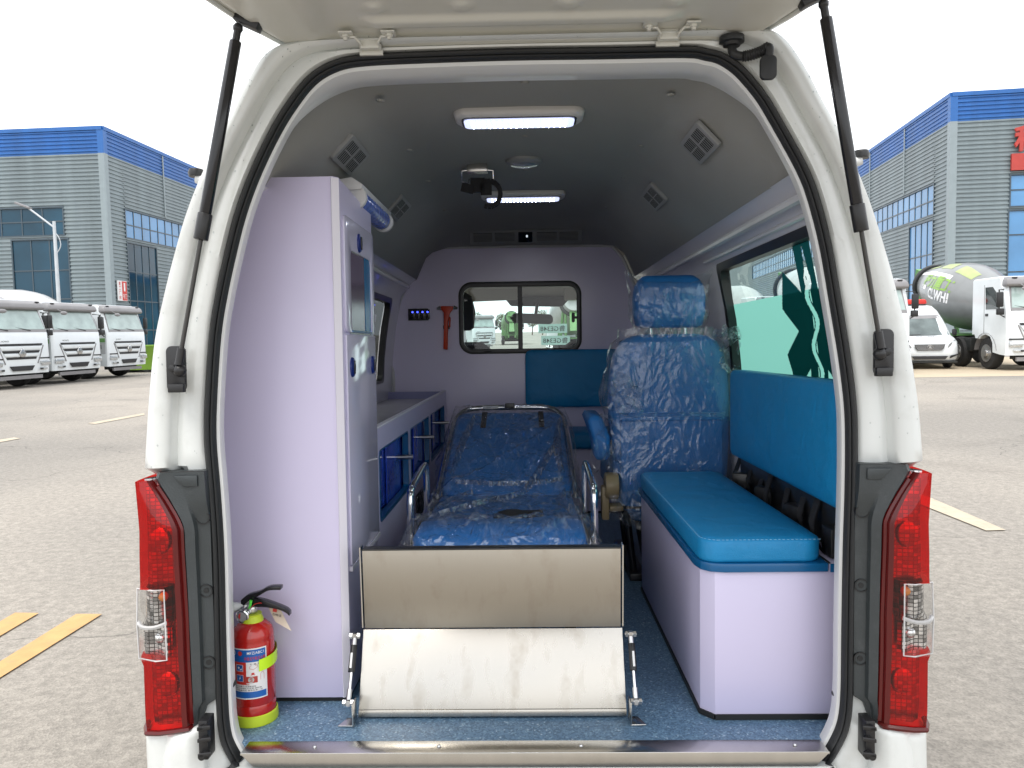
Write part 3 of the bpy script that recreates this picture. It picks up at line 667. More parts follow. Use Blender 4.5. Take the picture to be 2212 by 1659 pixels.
# tail lamps with trim, latch brackets and strut brackets
XC = .003
def lamp(s, label):
    def P(x, y, z): return V((XC + s * x, y, z))
    # outline rows: (z, inner x, outer x)
    LR = [(.606, .812, .843), (.594, .804, .844), (.563, .784, .847), (.522, .761, .850), (.500, .7525, .851), (.443, .752, .8535), (.376, .750, .855), (.370, .750, .8605), (.30, .748, .862), (.222, .748, .861), (.210, .748, .854), (.092, .7455, .855), (.055, .744, .851)]
    us = (0, .04, .12, .3, .55, .8, .93, 1)
    def surf(z, u, off=0):
        xi = table(-z, [(-a, b) for a, b, c in LR]); xo = table(-z, [(-a, c) for a, b, c in LR])
        yy = -.078 - .022 * math.sin(min(u, 1) * math.pi * .55) + .055 * max(0, u - .72) ** 2 / .078
        if u <= .04: yy += .012 * (1 - u / .04)
        return P(lerp(xi, xo, u), yy + off, z)
    zz = [LR[0][0]] + [.606 - .551 * k / 36 for k in range(1, 36)] + [.055]
    tl = thing_part('tail_lamp', amb)
    def shell(z0, z1, u0, u1, name, mat, off, side=True):
        zr = [z0] + [z for z in zz if z1 < z < z0] + [z1]; ur = [u0] + [u for u in us if u0 < u < u1] + [u1]
        mb = MB()
        rws = []
        for z in zr:
            r_ = [surf(z, u, off) for u in ur]
            if side and u1 == 1: r_ += [r_[-1] + V((s * .002, .05, 0)), r_[-1] + V((s * -.004, .13, 0))]
            rws.append(r_)
        mb.grid(rws); return mb.build(name, mat, tl, smooth=40)
    hous = MB()
    rws = []
    for z in zz:
        r_ = [surf(z, u, .012) for u in (.0,)] + [surf(z, u, .038) for u in (.1, .3, .5, .7, .85)] + [surf(z, 1, .03) + V((-s * .02, 0, 0)), surf(z, 1, .13) + V((-s * .015, 0, 0))]
        rws.append(r_)
    hous.grid(rws); hous.build('reflector', M['facet'], tl, smooth=40)
    shell(.606, .374, 0, 1, 'red_lens', M['lensred'], 0); shell(.219, .055, 0, 1, 'red_lens', M['lensred'], 0)
    shell(.3739, .2191, 0, .30, 'red_lens', M['lensred'], 0, False)
    shell(.606, .055, 0, .13, 'lens_rim', M['lensrim'], -.002, False)
    shell(.3739, .2191, .30, 1, 'clear_lens', M['lensclr'], -.004)
    MB().grid([[surf(z, u, .024 + .012 * math.sin(9 * u + (0 if z > .295 else 1.6))) for u in [.27 + .68 * k / 14 for k in range(15)]] for z in [.372 - .151 * k / 12 for k in range(13)]]).build('clear_reflector', M['facet2'], tl)
    # inner dark rim, chrome bowls, bulbs
    rim = MB()
    for z0, z1 in ((.59, .06),):
        pts = [surf(z, .0, -.004) for z in zz[1:-1]]; rim.tube(pts, .006, 6)
    rim.tube([surf(.062, u, -.002) for u in us], .006, 6)
    rim.build('lens_rim', M['lensrim'], tl)
    fr = MB(); z0, z1 = .373, .220
    loop = [surf(z0, .31, -.005), surf(z0, .5, -.005), surf(z0, .90, -.005), surf((z0 + z1) / 2, .90, -.005), surf(z1, .90, -.005), surf(z1, .5, -.005), surf(z1, .31, -.005), surf((z0 + z1) / 2, .31, -.005)]
    fr.tube(loop, .0016, 6, closed=True); fr.tube([surf(.298 - .008 * math.sin(math.pi * q / 8), .31 + .57 * q / 8, .004) for q in range(9)], .0045, 6)
    fr.build('lens_divider', M['lampwhite'], tl)
    for z, u in ((.47, .55), (.15, .5)):
        c = surf(z, u, .040); MB().ball(c, (.026, .008, .030), 14).build('bulb_bowl', M['facet'], tl)
    for z, u, mt in ((.352, .42, 'amber'), (.262, .5, 'facet')):
        c = surf(z, u, .020); MB().ball(c, (.012, .010, .011), 12).build('bulb', M[mt], tl)
    # dark trim panel
    def TX(z): return table(z, [(.1, .698), (.216, .6965), (.508, .698), (.628, .703)])
    tp = MB(); rws = []
    TR = [(z_, xi_, TX(z_)) for z_, xi_ in ((.624, .800), (.606, .808), (.594, .800), (.563, .780), (.522, .757), (.500, .7485), (.443, .748), (.37, .746), (.22, .744), (.14, .743), (.112, .742))] + [(.105, .742, TX(.105) + .02), (.056, .741, .735)]
    for k in range(40):
        z = .622 - .566 * k / 39
        xa = table(-z, [(-a, b) for a, b, c in TR]); xb = table(-z, [(-a, c) for a, b, c in TR])
        st = .012 * sstep(.57, .50, z)
        r_ = [P(xa, -.066, z), P(lerp(xa, xb, .08), -.072, z), P(lerp(xa, xb, .45), -.066, z), P(lerp(xa, xb, .50), -.066 + st, z), P(lerp(xa, xb, .92), -.064 + st, z), P(xb, -.062 + st, z), P(xb, -.02, z)]
        rws.append(r_)
    tp.grid(rws); tp.sheet([P(.80, -.066, .622), P(TX(.622), -.056, .622), P(TX(.622), 0, .622), P(.80, 0, .622)])
    tr = tp.build('lamp_surround', M['trim'], amb, smooth=30)
    bl = MB(); bl.prism([P(.765, -.066, .614), P(.715, -.062, .614), P(.715, -.062, .590), P(.745, -.064, .590)], (0, -.008, 0)); bl.build('clip_block', M['trim'], tr, bev=.002)
    for z, x in ((.519, TX(.519) + .013), (.358, TX(.358) + .013), (.198, TX(.198) + .013)):
        c = P(x, -.050, z)
        MB().lathe([(.001, -.004), (.006, -.004), (.0065, .0), (.0125, .0), (.0125, -.006), (.015, -.006), (.015, .006)], Matrix.Translation(c) @ Matrix.Rotation(R(-90), 4, 'X'), 14).build('trim_screw', M['rubber'], tr)
def thing_part(name, parent):
    o = bpy.data.objects.new(name, None); COL.objects.link(o); o.parent = parent; ORG[o.name] = ORG[parent.name]; o.empty_display_size = .02; return o
M['lensrim'] = pm('dark_red_lens_rim', (.09, .004, .004), .25, var=.05)
M['bowl'] = pm('dark_chrome_bowl', (.12, .12, .12), .15, .9)
M['amber'] = pm('amber_bulb', (.55, .19, .03), .2)
lamp(-1, ''); lamp(1, '')
for s, px in ((-1, 437), (1, 1881)):
    c0 = vy(px, 1558, -.10); c1 = vy(px, 1642, -.10)
    lb = MB(); lb.box(c0.x - .010, c0.x + .010, -.100, -.06, c1.z, c0.z)
    for t in (.12, .5, .8): 
        z = lerp(c1.z, c0.z, t); lb.prism([(c0.x - s * .008, -.092, z), (c0.x - s * .022, -.112, z + .004), (c0.x + s * .008, -.112, z)], (0, .0, .010))
    lb.cyl((c0.x, -.112, c1.z + .012), (c0.x, -.08, c1.z + .012), .008); lb.cyl((c0.x, -.112, c0.z - .012), (c0.x, -.08, c0.z - .012), .007)
    lb.build('latch_guide', M['black'], amb, bev=.002)
# roof flank lamps peeping past the body
for s, px, py in ((-1, 424, 374), (1, 1860, 334)):
    c = vy(px, py, .14); fl = MB().lathe([(.001, .009), (.016, .009), (.019, .0), (.017, -.009), (.001, -.009)], Matrix.Translation(c), 16).build('roof_marker_lamp', M['black'], amb)
    MB().tube([c + V((0, 0, -.012)), c + V((-s * .1, .01, -.04))], [.012, .022], 10).build('lamp_base', M['inwhite'], fl)

# rain drops beaded on the frame
rd = MB(); rq = random.Random(3)
for k in range(230):
    j = rq.randrange(6, len(SO) - 6); i = rq.choice([1, 2, 7, 7, 8, 8, 9])
    if .0 < SO[j].z < .63: continue
    p = lerp(rows_frame[i][j], rows_frame[i + 1][j], rq.random()); r0 = rq.choice([.001, .0013, .0016, .002])
    rd.ball(p + V((rq.uniform(-.004, .004), 0, rq.uniform(-.01, .01))), (r0, r0 * .7, r0 * 1.2), 6)
o_ = rd.build('rain_drops', M['drop'], amb); o_['kind'] = 'stuff'

# tailgate, hinges, wire boot and gas struts
TN = V((0, math.sin(R(8)), math.cos(R(8)))); TP = V((0, .05, 1.575))
def gp(px, py):
    d = _ray(px, py, ROT_V); return CAM_V + d * ((TP - CAM_V).dot(TN) / d.dot(TN))
def gate(v, x, h=0): return V((x, .095 - v * math.cos(R(8)), 1.5687 + v * math.sin(R(8)))) - TN * h
GW = [(-.012, .47), (0, .50), (.02, .525), (.05, .545), (.10, .578), (.15, .605), (.20, .628), (.35, .69), (.6, .755), (.9, .79), (1.2, .80), (1.42, .79)]
tg = thing_part('tailgate', amb)
vsn = [-.012, -.006, 0, .012, .02, .028, .036, .044, .052, .06, .07, .08, .095, .11, .125, .14, .16, .18, .2, .25, .3, .34, .36, .5, .7, .9, 1.1, 1.3, 1.38, 1.42]
us = [-1 + k / 24 for k in range(49)]
def gh(v, u):
    x = u * table(v, GW); ax = abs(x)
    h = .0
    h += .020 * sstep(.015, .04, v) * (1 - sstep(.93, .985, abs(u)))            # inner panel stands proud
    dip = sstep(.058, .075, v) * (1 - sstep(.34, .36, v)) * (1 - sstep(.40, .46, ax + .15 * (v - .1)))
    h -= .012 * dip
    h += .010 * sstep(.10, .115, v) * (1 - sstep(.13, .15, v)) * (1 - sstep(.30, .35, ax))
    for xb in (-.30, -.12, .10, .32):
        d = math.hypot(x - xb, (v - .175) * 1.0); h += .006 * (1 - sstep(.012, .024, d))
    d2 = sstep(.40, .44, v) * (1 - sstep(1.05, 1.1, v)) * (1 - sstep(.55, .6, ax)); h -= .03 * d2
    return h
# finer sampling near the visible edge
vsn = sorted(set(vsn + [.004 * k for k in range(60)]))
rws = [[gate(v, u * table(v, GW) - .004, gh(v, u)) for u in [k / 60 for k in range(-60, 61)]] for v in vsn]
MB().grid(rws).build('inner_panel', M['cream'], tg, smooth=60)
rws = []
for v in vsn[::6] + [vsn[-1]]:
    wd = table(v, GW)
    rws.append([gate(v, -.004 + u * wd, -.045 * (1 - abs(u) ** 8) * (1 if v < 1.4 else .3) * sstep(-.014, .03, v) - .001) for u in [k / 14 for k in range(-14, 15)]])
MB().grid(rws).build('outer_skin', M['white'], tg, smooth=60)
ed = [gate(v, -.004 - table(v, GW), .002) for v in vsn[::4]]; ed2 = [gate(v, -.004 + table(v, GW), .002) for v in vsn[::4]]
MB().tube(ed[::-1] + ed2, .006, 6).build('hemmed_edge', M['white'], tg)
for px, py in ((797, 95), (1447, 75)):
    c = vy(px, py - 1, .012); hb = MB(); x = c.x; y = .035; z = c.z + .012
    for s in (-1, 1):
        hb.tube([(x + s * .045, y - .035, z - .002), (x + s * .030, y - .035, z - .002), (x + s * .020, y - .025, z - .010), (x + s * .020, y + .0, z - .018)], .0035, 6)
        hb.obox((x + s * .046, y - .04, z + .002), (.030, .030, .004))
        hb.lathe([(.001, -.012), (.005, -.012), (.0055, -.006), (.009, -.006), (.009, 0)], Matrix.Translation((x + s * .048, y - .04, z + .001)), 6)
    hb.obox((x, y - .008, z - .008), (.040, .016, .022)); hb.cyl((x - .024, y - .006, z - .012), (x + .024, y - .006, z - .012), .006)
    hb.obox((x, y + .004, z - .022), (.052, .008, .012))
    hb.build('hinge', M['cream'], tg, bev=.0012)
# wire boot
p0 = gp(1578, 62); p0 = V((p0.x, p0.y - .01, 1.540)); p1 = vy(1650, 150, .02)
wb = MB(); wb.lathe([(.001, -.012), (.018, -.012), (.020, -.006), (.027, -.004), (.027, .008)], Matrix.Translation(p0 + V((0, 0, .006))), 18)
cp = catmull([p0 + V((0, 0, -.006)), p0 + V((.004, -.004, -.024)), p0 + V((.026, -.006, -.030)), lerp(p0, p1, .55) + V((.016, -.020, .004)), p1 + V((.002, -.030, .035)), p1 + V((0, -.022, .008))], 12)
rad = []
for k, p in enumerate(cp):
    t = k / (len(cp) - 1); rad.append(.0095 + (.0028 * (k % 2) if .36 < t < .78 else 0))
wb.tube(cp, rad, 12)
wb.prism([(p1.x + a, -.005, p1.z - .008 + b) for a, b in rrect(-.017, .017, -.024, .026, .010, 4)], (0, -.010, 0))
wb.build('wire_boot', M['rubber'], amb, bev=.001)
def strut(a_px, tops, mid_px, end_px, brk_px):
    top = tops; end = vy(*end_px, -.085)
    st = thing_part('gas_strut', amb)
    ax = (end - top).normalized(); L = (end - top).length
    m1 = top + ax * (L * mid_px)
    MB().tube([top + ax * .028, m1 - ax * .055], .0125, 18).build('cylinder_tube', M['blackgloss'], st, bev=.002)
    MB().tube([m1 - ax * .056, m1], .0150, 18).build('end_sleeve', M['black'], st, bev=.0015)
    MB().tube([m1, end - ax * .012], .0048, 12).build('piston_rod', M['rod'], st)
    e = MB(); e.tube([top + ax * -.006, top + ax * .03], .008, 10); e.ball(top, .011, 10); e.build('ball_socket', M['black'], st); e = MB(); e.tube([end - ax * .035, end], .009, 10); e.ball(end + V((0, .005, -.012)), .014, 12)
    e.build('ball_socket', M['black'], st)
    bk = MB(); s = 1 if end.x > 0 else -1; c = end + V((s * .014, .026, -.008))
    bk.prism([(c.x + a, c.y, c.z + b) for a, b in rrect(-.020, .020, -.050, .048, .012, 4)], (0, -.012, 0))
    bk.obox((c.x - s * .004, c.y - .016, c.z - .042), (.034, .016, .018)); bk.cyl((c.x, c.y, c.z), (c.x, c.y - .03, c.z), .008)
    bk.build('strut_bracket', M['black'], st, bev=.002)
    return st
M['rod'] = pm('dark_steel_rod', (.045, .043, .04), .3, .3)
tL = gate(.145, -.600, .028); tR = gate(.185, .612, .028)
strut(None, tL, .628, (386, 788), None); strut(None, tR, .655, (1903, 752), None)
tb = MB(); tb.obox(tL + V((.020, .008, .016)), (.055, .03, .022), Matrix.Rotation(R(25), 3, 'Y')); tb.build('strut_mount', M['black'], tg, bev=.003); tb = MB(); tb.obox(tR + V((-.020, .008, .016)), (.055, .03, .022), Matrix.Rotation(R(-25), 3, 'Y'))
tb.build('strut_mount', M['black'], tg, bev=.003)

# cab in front of the partition
cb = MB(); cb.box(-.80, .80, 2.80, 4.2, -.03, .0)
cb.build('cab_floor', M['chassis'], amb)
MB().grid([[V((x, y, z)) for x in (-.78, -.4, 0, .4, .78)] for y, z in ((2.735, 1.50), (3.4, 1.45), (3.75, 1.36), (4.0, 1.275), (4.06, 1.235))]).build('cab_roof_lining', M['beige'], amb)
MB().box(-.8, .8, 3.86, 4.25, .35, .66).build('dashboard', M['fabricdark'], amb, bev=.03)
for s in (-1, 1):
    MB().tube([(s * .72, 4.0, 1.30), (s * .80, 4.38, .62)], .035, 8).build('windscreen_pillar', M['beige'], amb)
MB().prism([(-.17, 4.0, 1.26), (.34, 4.0, 1.25), (.27, 4.0, 1.175), (-.11, 4.0, 1.185)], (0, .04, 0)).build('windscreen_header', M['black'], amb, bev=.01)
MB().sheet([(-.74, 4.07, 1.27), (.74, 4.07, 1.27), (.80, 4.42, .62), (-.80, 4.42, .62)]).build('windscreen', M['wind'], amb)
MB().prism([(-.88, 4.45, -.3), (.88, 4.45, -.3), (.88, 4.45, .62), (-.88, 4.45, .62)], (0, .1, 0)).build('front_panel', M['white'], amb)
mr = MB(); mr.prism([(.045 + a, 3.86, 1.085 + b - .05 * a) for a, b in rrect(-.15, .15, -.036, .036, .03, 5)], (0, .03, 0)); mr.cyl((.07, 3.89, 1.11), (.085, 3.97, 1.2), .012)
mr.build('rear_view_mirror', M['skin_grey'], amb, bev=.006)
for x0, x1 in ((-.42, -.06), (.28, .64)):
    MB().prism([(x0, 3.92, 1.32), (x1, 3.92, 1.31), (x1 + .0, 3.92, 1.225), (x0, 3.92, 1.215)], (0, .02, 0)).build('sun_visor', M['beige'], amb, bev=.008)
def cab_seat(x, hr):
    cs = thing_part('cab_seat', amb)
    rng = []
    for z, hw, y, th in ((.2, .24, 3.05, .08), (.5, .25, 3.0, .08), (.75, .235, 2.97, .07), (.88, .20, 2.95, .06), (.915, .15, 2.95, .04)):
        rng.append([V((x + a, y + b, z)) for a, b in rrect(-hw, hw, -th, th, .05, 4)])
    MB().loft(rng).build('backrest', M['fabricdark'], cs)
    if hr:
        rng = []
        for z, hw, th in ((.985, .08, .03), (1.0, .105, .05), (1.10, .115, .055), (1.19, .095, .05), (1.22, .05, .03)):
            rng.append([V((x + a, 2.95 + b, z)) for a, b in rrect(-hw, hw, -th, th, min(th, .04), 4)])
        MB().loft(rng).build('headrest', M['fabricdark'], cs)
        p = MB(); p.cyl((x - .05, 2.95, .9), (x - .05, 2.95, 1.0), .007); p.cyl((x + .05, 2.95, .9), (x + .05, 2.95, 1.0), .007); p.build('headrest_post', M['chrome'], cs)
    fm = MB(); rws = []
    for i in range(16):
        t = i / 15; a = math.pi * t
        rws.append([V((x - .26 * math.cos(a) * (1 + .05 * noise.noise((i * .7, k, 3))), 2.90 - .015 * noise.noise((i, k * .8, 1)) , .62 + .3 * lerp(.2, 1, k / 5) * math.sin(a) ** .5)) for k in range(6)])
    MB().grid(rws).build('plastic_cover', M['film2'], cs)
cab_seat(-.42, True); cab_seat(.42, False)
# temporary plates taped behind the windscreen, seen mirrored from inside
for k, (cx_, cz, tx) in enumerate(((.30, .80, '鲁GE348'), (.325, .715, '鲁GE348'))):
    tpn = MB(); c = vy(1195 + 6 * k, (709, 735)[k], 4.12)
    tpn.sheet([(c.x - .11, 4.20, c.z - .035), (c.x + .11, 4.20, c.z - .035), (c.x + .11, 4.20, c.z + .035), (c.x - .11, 4.20, c.z + .035)])
    pt = tpn.build('paper_plate', M['frostpale'], amb)
    text(MB(), tx, .19, .045, lambda u, v: V((c.x - u, 4.198, c.z + v))).build('lettering', M['pblack'], pt, recalc=False)

# partition wall
PY = 2.70
po = [(-.785, 0), (-.785, .55), (-.765, .63), (-.765, .75), (-.785, .82), (-.76, 1.0), (-.715, 1.16), (-.665, 1.26), (-.645, 1.30), (-.62, 1.37), (-.585, 1.42), (-.54, 1.445), (-.48, 1.452), (0, 1.452), (.45, 1.448), (.50, 1.432), (.545, 1.385), (.585, 1.30), (.62, 1.22), (.69, 1.16), (.76, 1.0), (.78, .8), (.785, 0)]
W0 = (-.383, .316, .845, 1.254)
pw = MB()
io = rrect(W0[0] + .02, W0[1] - .02, W0[2] + .02, W0[3] - .02, .06, 6)
# plate with a hole: split into left, right, above, below the window opening
def strip(poly, x0, x1):
    pass
hx0, hx1, hz0, hz1 = W0[0] + .02, W0[1] - .02, W0[2] + .02, W0[3] - .02
pw.prism([(x, PY, z) for x, z in po if x <= hx0] + [(hx0, PY, 1.452), (hx0, PY, 0)], (0, .018, 0))
pw.prism([(hx1, PY, 0), (hx1, PY, 1.449)] + [(x, PY, z) for x, z in po if x >= hx1], (0, .018, 0))
pw.prism([(hx0, PY, hz1), (hx0, PY, 1.452), (hx1, PY, 1.449), (hx1, PY, hz1)], (0, .018, 0))
pw.prism([(hx0, PY, 0), (hx0, PY, hz0), (hx1, PY, hz0), (hx1, PY, 0)], (0, .018, 0))
prt = pw.build('partition', M['part'], amb, smooth=0)
MB().tube(catmull([(x, PY - .004, z) for x, z in po[1:-1]], 3), .009, 6).build('edge_trim', M['lampwhite'], prt)
fw = MB().ring([(a, PY - .012, b) for a, b in rrect(*W0, .075, 8)], [(a, PY - .012, b) for a, b in rrect(W0[0] + .026, W0[1] - .026, W0[2] + .028, W0[3] - .030, .05, 8)], (0, .04, 0))
fwo = fw.build('partition_window', M['black'], prt, bev=.003)
mxw = MB(); mxw.box(-.046, -.020, PY - .008, PY + .02, W0[2] + .02, W0[3] - .02); mxw.build('mullion', M['black'], fwo)
for k, (a, b, y) in enumerate(((W0[0] + .02, -.02, .004), (-.046, W0[1] - .02, .014))):
    MB().sheet([(a, PY + y, W0[2] + .02), (b, PY + y, W0[2] + .02), (b, PY + y, W0[3] - .02), (a, PY + y, W0[3] - .02)]).build('pane', M['wind'], fwo)
for x in (-.064, .268):
    lt = MB(); lt.prism([(x + a, PY - .022, 1.045 + b) for a, b in rrect(-.009, .009, -.028, .028, .008, 3)], (0, .012, 0)); lt.obox((x + .014 * (-1 if x < 0 else 1), PY - .012, 1.045), (.022, .01, .014)); lt.build('window_latch', M['black'], fwo)
MB().box(-.24, -.2, PY - .016, PY - .011, W0[2] + .009, W0[2] + .016).box(.06, .1, PY - .016, PY - .011, W0[2] + .009, W0[2] + .016).build('drain_slot', M['ventdark'], fwo)

# ------------------------------------------------------------------ ceiling fittings
def ceiling_lamp(cx_, cyy, label):
    t = thing('ceiling_lamp', label, 'lamp', (cx_, cyy, 1.524), group='lit ceiling lamps in the ambulance')
    rng = []
    for z, a, b in ((1.529, .178, .060), (1.522, .180, .062), (1.512, .177, .060), (1.505, .168, .052), (1.5045, .150, .040)):
        rng.append([V((cx_ + x, cyy + y, z)) for x, y in rrect(-a, a, -b, b, b * .6, 6)])
    MB().loft(rng).build('lamp_housing', M['lampwhite'], t)
    MB().prism([(cx_ + x, cyy + y, 1.5042) for x, y in rrect(-.158, .158, -.046, .046, .022, 5)], (0, 0, -.002)).build('bezel', M['blackgloss'], t)
    MB().prism([(cx_ + x, cyy + y, 1.5020) for x, y in rrect(-.152, .152, -.042, .042, .020, 5)], (0, 0, -.004)).build('diffuser', M['diff'], t, bev=.0015)
    ld = MB()
    for i in range(18):
        for j in range(5):
            x = cx_ - .129 + .258 * i / 17; y = cyy - .030 + .060 * j / 4
            ld.obox((x, y, 1.4978), (.0032, .0044, .0006))
    ld.build('led_array', M['led'], t, smooth=0)
ceiling_lamp(-.012, .465, 'long lit LED ceiling lamp nearest the open tailgate')
ceiling_lamp(-.006, 1.575, 'long lit LED ceiling lamp further in, near the front air vents')
dm = thing('dome_speaker', 'small round grey dome fitting between the two ceiling lamps', 'dome', (.0, 1.0, 1.526))
MB().lathe([(.001, 1.508), (.045, 1.509), (.052, 1.512), (.056, 1.515), (.062, 1.519), (.064, 1.527)], Matrix.Translation((0, 1.0, 0)), 28).build('rim', M['vent'], dm)
MB().lathe([(.001, 1.504), (.03, 1.505), (.046, 1.5085)], Matrix.Translation((0, 1.0, 0)), 24).build('lens', M['lampglass'], dm)
ih = thing('drip_hook', 'folding metal drip hook with black strap loop on the ceiling', 'hook', (-.165, 1.06, 1.526))
hb = MB(); hb.obox((-.165, 1.05, 1.512), (.072, .045, .028)); hb.build('bracket', M['steel'], ih, bev=.002)
hk = MB()
for s in (-1, 1):
    hk.tube([(-.165 + s * .03, 1.05, 1.508), (-.165 + s * .055, 1.05, 1.505), (-.165 + s * .055, 1.06, 1.47), (-.165 + s * .035, 1.06, 1.462), (-.165 + s * .03, 1.055, 1.48)], .0028, 6)
hk.build('wire_hook', M['chrome'], ih)
ws = MB()
ws.obox((-.165, 1.05, 1.455), (.05, .012, .05)); ws.obox((-.20, 1.045, 1.443), (.045, .01, .03), Matrix.Rotation(R(15), 3, 'Y')); ws.obox((-.135, 1.05, 1.44), (.04, .012, .04))
ring = [(-.125 + .040 * math.cos(a), 1.05, 1.425 + .045 * math.sin(a)) for a in [2.6 - 4.6 * k / 16 for k in range(17)]]
for a, b in zip(ring, ring[1:]):
    d = V(b) - V(a); n = V((d.z, 0, -d.x)).normalized() * .008
    ws.prism([V(a) - n, V(a) + n, V(b) + n, V(b) - n], (0, .014, 0))
ws.build('strap', M['webbing'], ih)

def slope_vent(cx_, cyy, label):
    s = 1 if cx_ > 0 else -1; z = table(abs(cx_), SEC)
    tx = V((s * .06, 0, -.062)).normalized(); ty = V((0, 1, 0)); n = V((-s * .7, 0, -.7)).normalized()
    c = V((cx_, cyy, z)) + n * .004
    t = thing('air_vent', label, 'vent', c, group='square air vents on the sloping headliner')
    def P(u, v, h): return c + tx * u + ty * v + n * h
    out = rrect(-.042, .042, -.104, .104, .005, 2)
    MB().prism([P(u, v, -.006) for u, v in out], n * .012).build('frame', M['vent'], t, bev=.0015)
    for v0 in (-.047, .047):
        MB().prism([P(a, v0 + b, .0065) for a, b in rrect(-.031, .031, -.039, .039, .003, 2)], n * .0004).build('opening', M['ventdark'], t)
        gl = MB()
        for k in range(6):
            yv = v0 - .034 + .068 * k / 5
            gl.prism([P(-.031, yv - .002, .0071), P(.031, yv - .002, .0071), P(.031, yv + .002, .0071), P(-.031, yv + .002, .0071)], n * .0003)
        gl.prism([P(-.002, v0 - .039, .0076), P(.002, v0 - .039, .0076), P(.002, v0 + .039, .0076), P(-.002, v0 + .039, .0076)], n * .0003)
        gl.build('louvre', M['vent'], t, smooth=0)
slope_vent(-.475, .415, 'square air vent above the tall lavender cabinet')
slope_vent(-.475, 1.215, 'square air vent on the headliner past the blue wall lamp')
slope_vent(.47, .380, 'square air vent nearest the rear on the window side of the headliner')
slope_vent(.47, 1.105, 'square air vent above the plastic-wrapped attendant seat')

# front vent panel on the forward slope of the headliner
A0 = vy(1015, 497, 2.48); A1 = vy(1256, 493, 2.48)
va = thing('front_air_vents', 'long grey air vent panel with a digital display above the partition', 'vent', ((A0.x + A1.x) / 2, 2.47, 1.5))
fy, fz = 2.47, 1.492
tyv = V((0, .34, -.06)).normalized(); tn = V((0, -.17, -1)).normalized()
dv = V((0, .10, -.088)).normalized(); nv = V((0, -.66, -.75)).normalized()
def PV(x, v, h=0): return V((x, fy, fz)) + dv * v + nv * h
xa, xb = A0.x, A1.x; wd = xb - xa
MB().prism([PV(xa, -.045, .0), PV(xb, -.045, .0), PV(xb, .045, .0), PV(xa, .045, .0)], nv * .03).build('panel', M['vent'], va, bev=.003)
MB().prism([PV(xa, -.045, -.0), PV(xb, -.045, -.0), PV(xb, .045, -.0), PV(xa, .045, -.0)], -nv * .05).build('duct', M['liner'], va)
for a, b in ((.035, .20), (.225, .40), (.60, .775), (.80, .965)):
    x0, x1 = xa + wd * a, xa + wd * b
    MB().prism([PV(x0, -.030, .0302), PV(x1, -.030, .0302), PV(x1, .030, .0302), PV(x0, .030, .0302)], nv * .001).build('opening', M['ventdark'], va)
    gl = MB()
    for k in range(7):
        v0 = -.026 + .052 * k / 6; gl.prism([PV(x0, v0 - .002, .0315), PV(x1, v0 - .002, .0315), PV(x1, v0 + .002, .0315), PV(x0, v0 + .002, .0315)], nv * .003)
    gl.build('louvre', M['vent'], va, smooth=0)
x0, x1 = xa + wd * .435, xa + wd * .56
dsp = MB().prism([PV(x0, -.034, .0302), PV(x1, -.034, .0302), PV(x1, .034, .0302), PV(x0, .034, .0302)], nv * .003).build('display', M['blackgloss'], va)
text(MB(), '0', .009, .016, lambda u, v: PV((x0 + x1) / 2 + .008 + u, -.008 - v, .0336)).build('digit', M['disp'], dsp, recalc=False)

# wall lamp on the left slope
wlmp = thing('tube_wall_lamp', 'blue-lensed tubular lamp fixed on the slope beside the tall cabinet', 'lamp', (-.46, .6, 1.32))
cxl, czl = -.468, 1.300
def lring(y, sc_=1, grow=0): return [V((cxl + .029 * sc_ * math.cos(a) + grow, y, czl + .029 * sc_ * math.sin(a))) for a in [2 * math.pi * k / 20 for k in range(20)]]
MB().loft([lring(.45, .85), lring(.47), lring(.83), lring(.85, .85)]).build('tube_lens', M['lampblue'] if 'lampblue' in M else M.setdefault('lampblue', pm('blue_ribbed_lens', (.10, .17, .50), .2, var=.2, vs=60)), wlmp)
MB().prism([(cxl - .05, .42, czl + .045), (cxl - .005, .42, czl + .052), (cxl + .026, .42, czl + .032), (cxl + .022, .42, czl + .018), (cxl - .06, .42, czl + .015)], (0, .45, 0)).build('housing', M['lampwhite'], wlmp, bev=.003)
for y in (.43, .852): MB().loft([lring(y, 1.15), lring(y + .018, 1.15)]).build('end_cap', M['lampwhite'], wlmp, bev=.002)
for k in range(9): MB().loft([lring(.485 + .04 * k, 1.03), lring(.489 + .04 * k, 1.03)]).build('lens_rib', M['lampblue'], wlmp)

# ------------------------------------------------------------------ tall cabinet
XE = -.452
tcab = thing('tall_cabinet', 'tall lavender cabinet with latched doors beside the rear opening', 'cabinet', (-.6, .35, 0))
YN, YF = .175, .575
def topz(x, y): return 1.300 - .06 * (y - YN)
cab = MB()
prof_ = [(-.772, .012), (-.772, .5), (-.765, .86), (-.735, 1.10), (-.655, 1.300), (XE - .012, 1.300), (XE - .012, .012)]
def cring(y, dx=0): return [V((x + (dx if i > 4 else 0), y, min(z, topz(x, y)) if z > 1 else z)) for i, (x, z) in enumerate(prof_)]
cab.loft([cring(YN), cring(YN + .012, .012), cring(YF, .012)])
cab.build('carcass', M['lav'], tcab, bev=.0015)
MB().prism([(XE - .0165, YN - .0018, .013), (XE - .001, YN + .010, .013), (XE - .001, YN + .010, 1.296), (XE - .0165, YN - .0018, 1.297)], (.0022, -.0022, 0)).build('edge_strip', M['lavedge'], tcab)  # bevelled corner, its brighter lighting put into the paler colour
MB().box(-.772, XE - .004, YN + .006, YF - .004, .001, .0118).build('plinth_seal', M['duct'], tcab)
def rpx(px, py): return vx(px, py, XE)
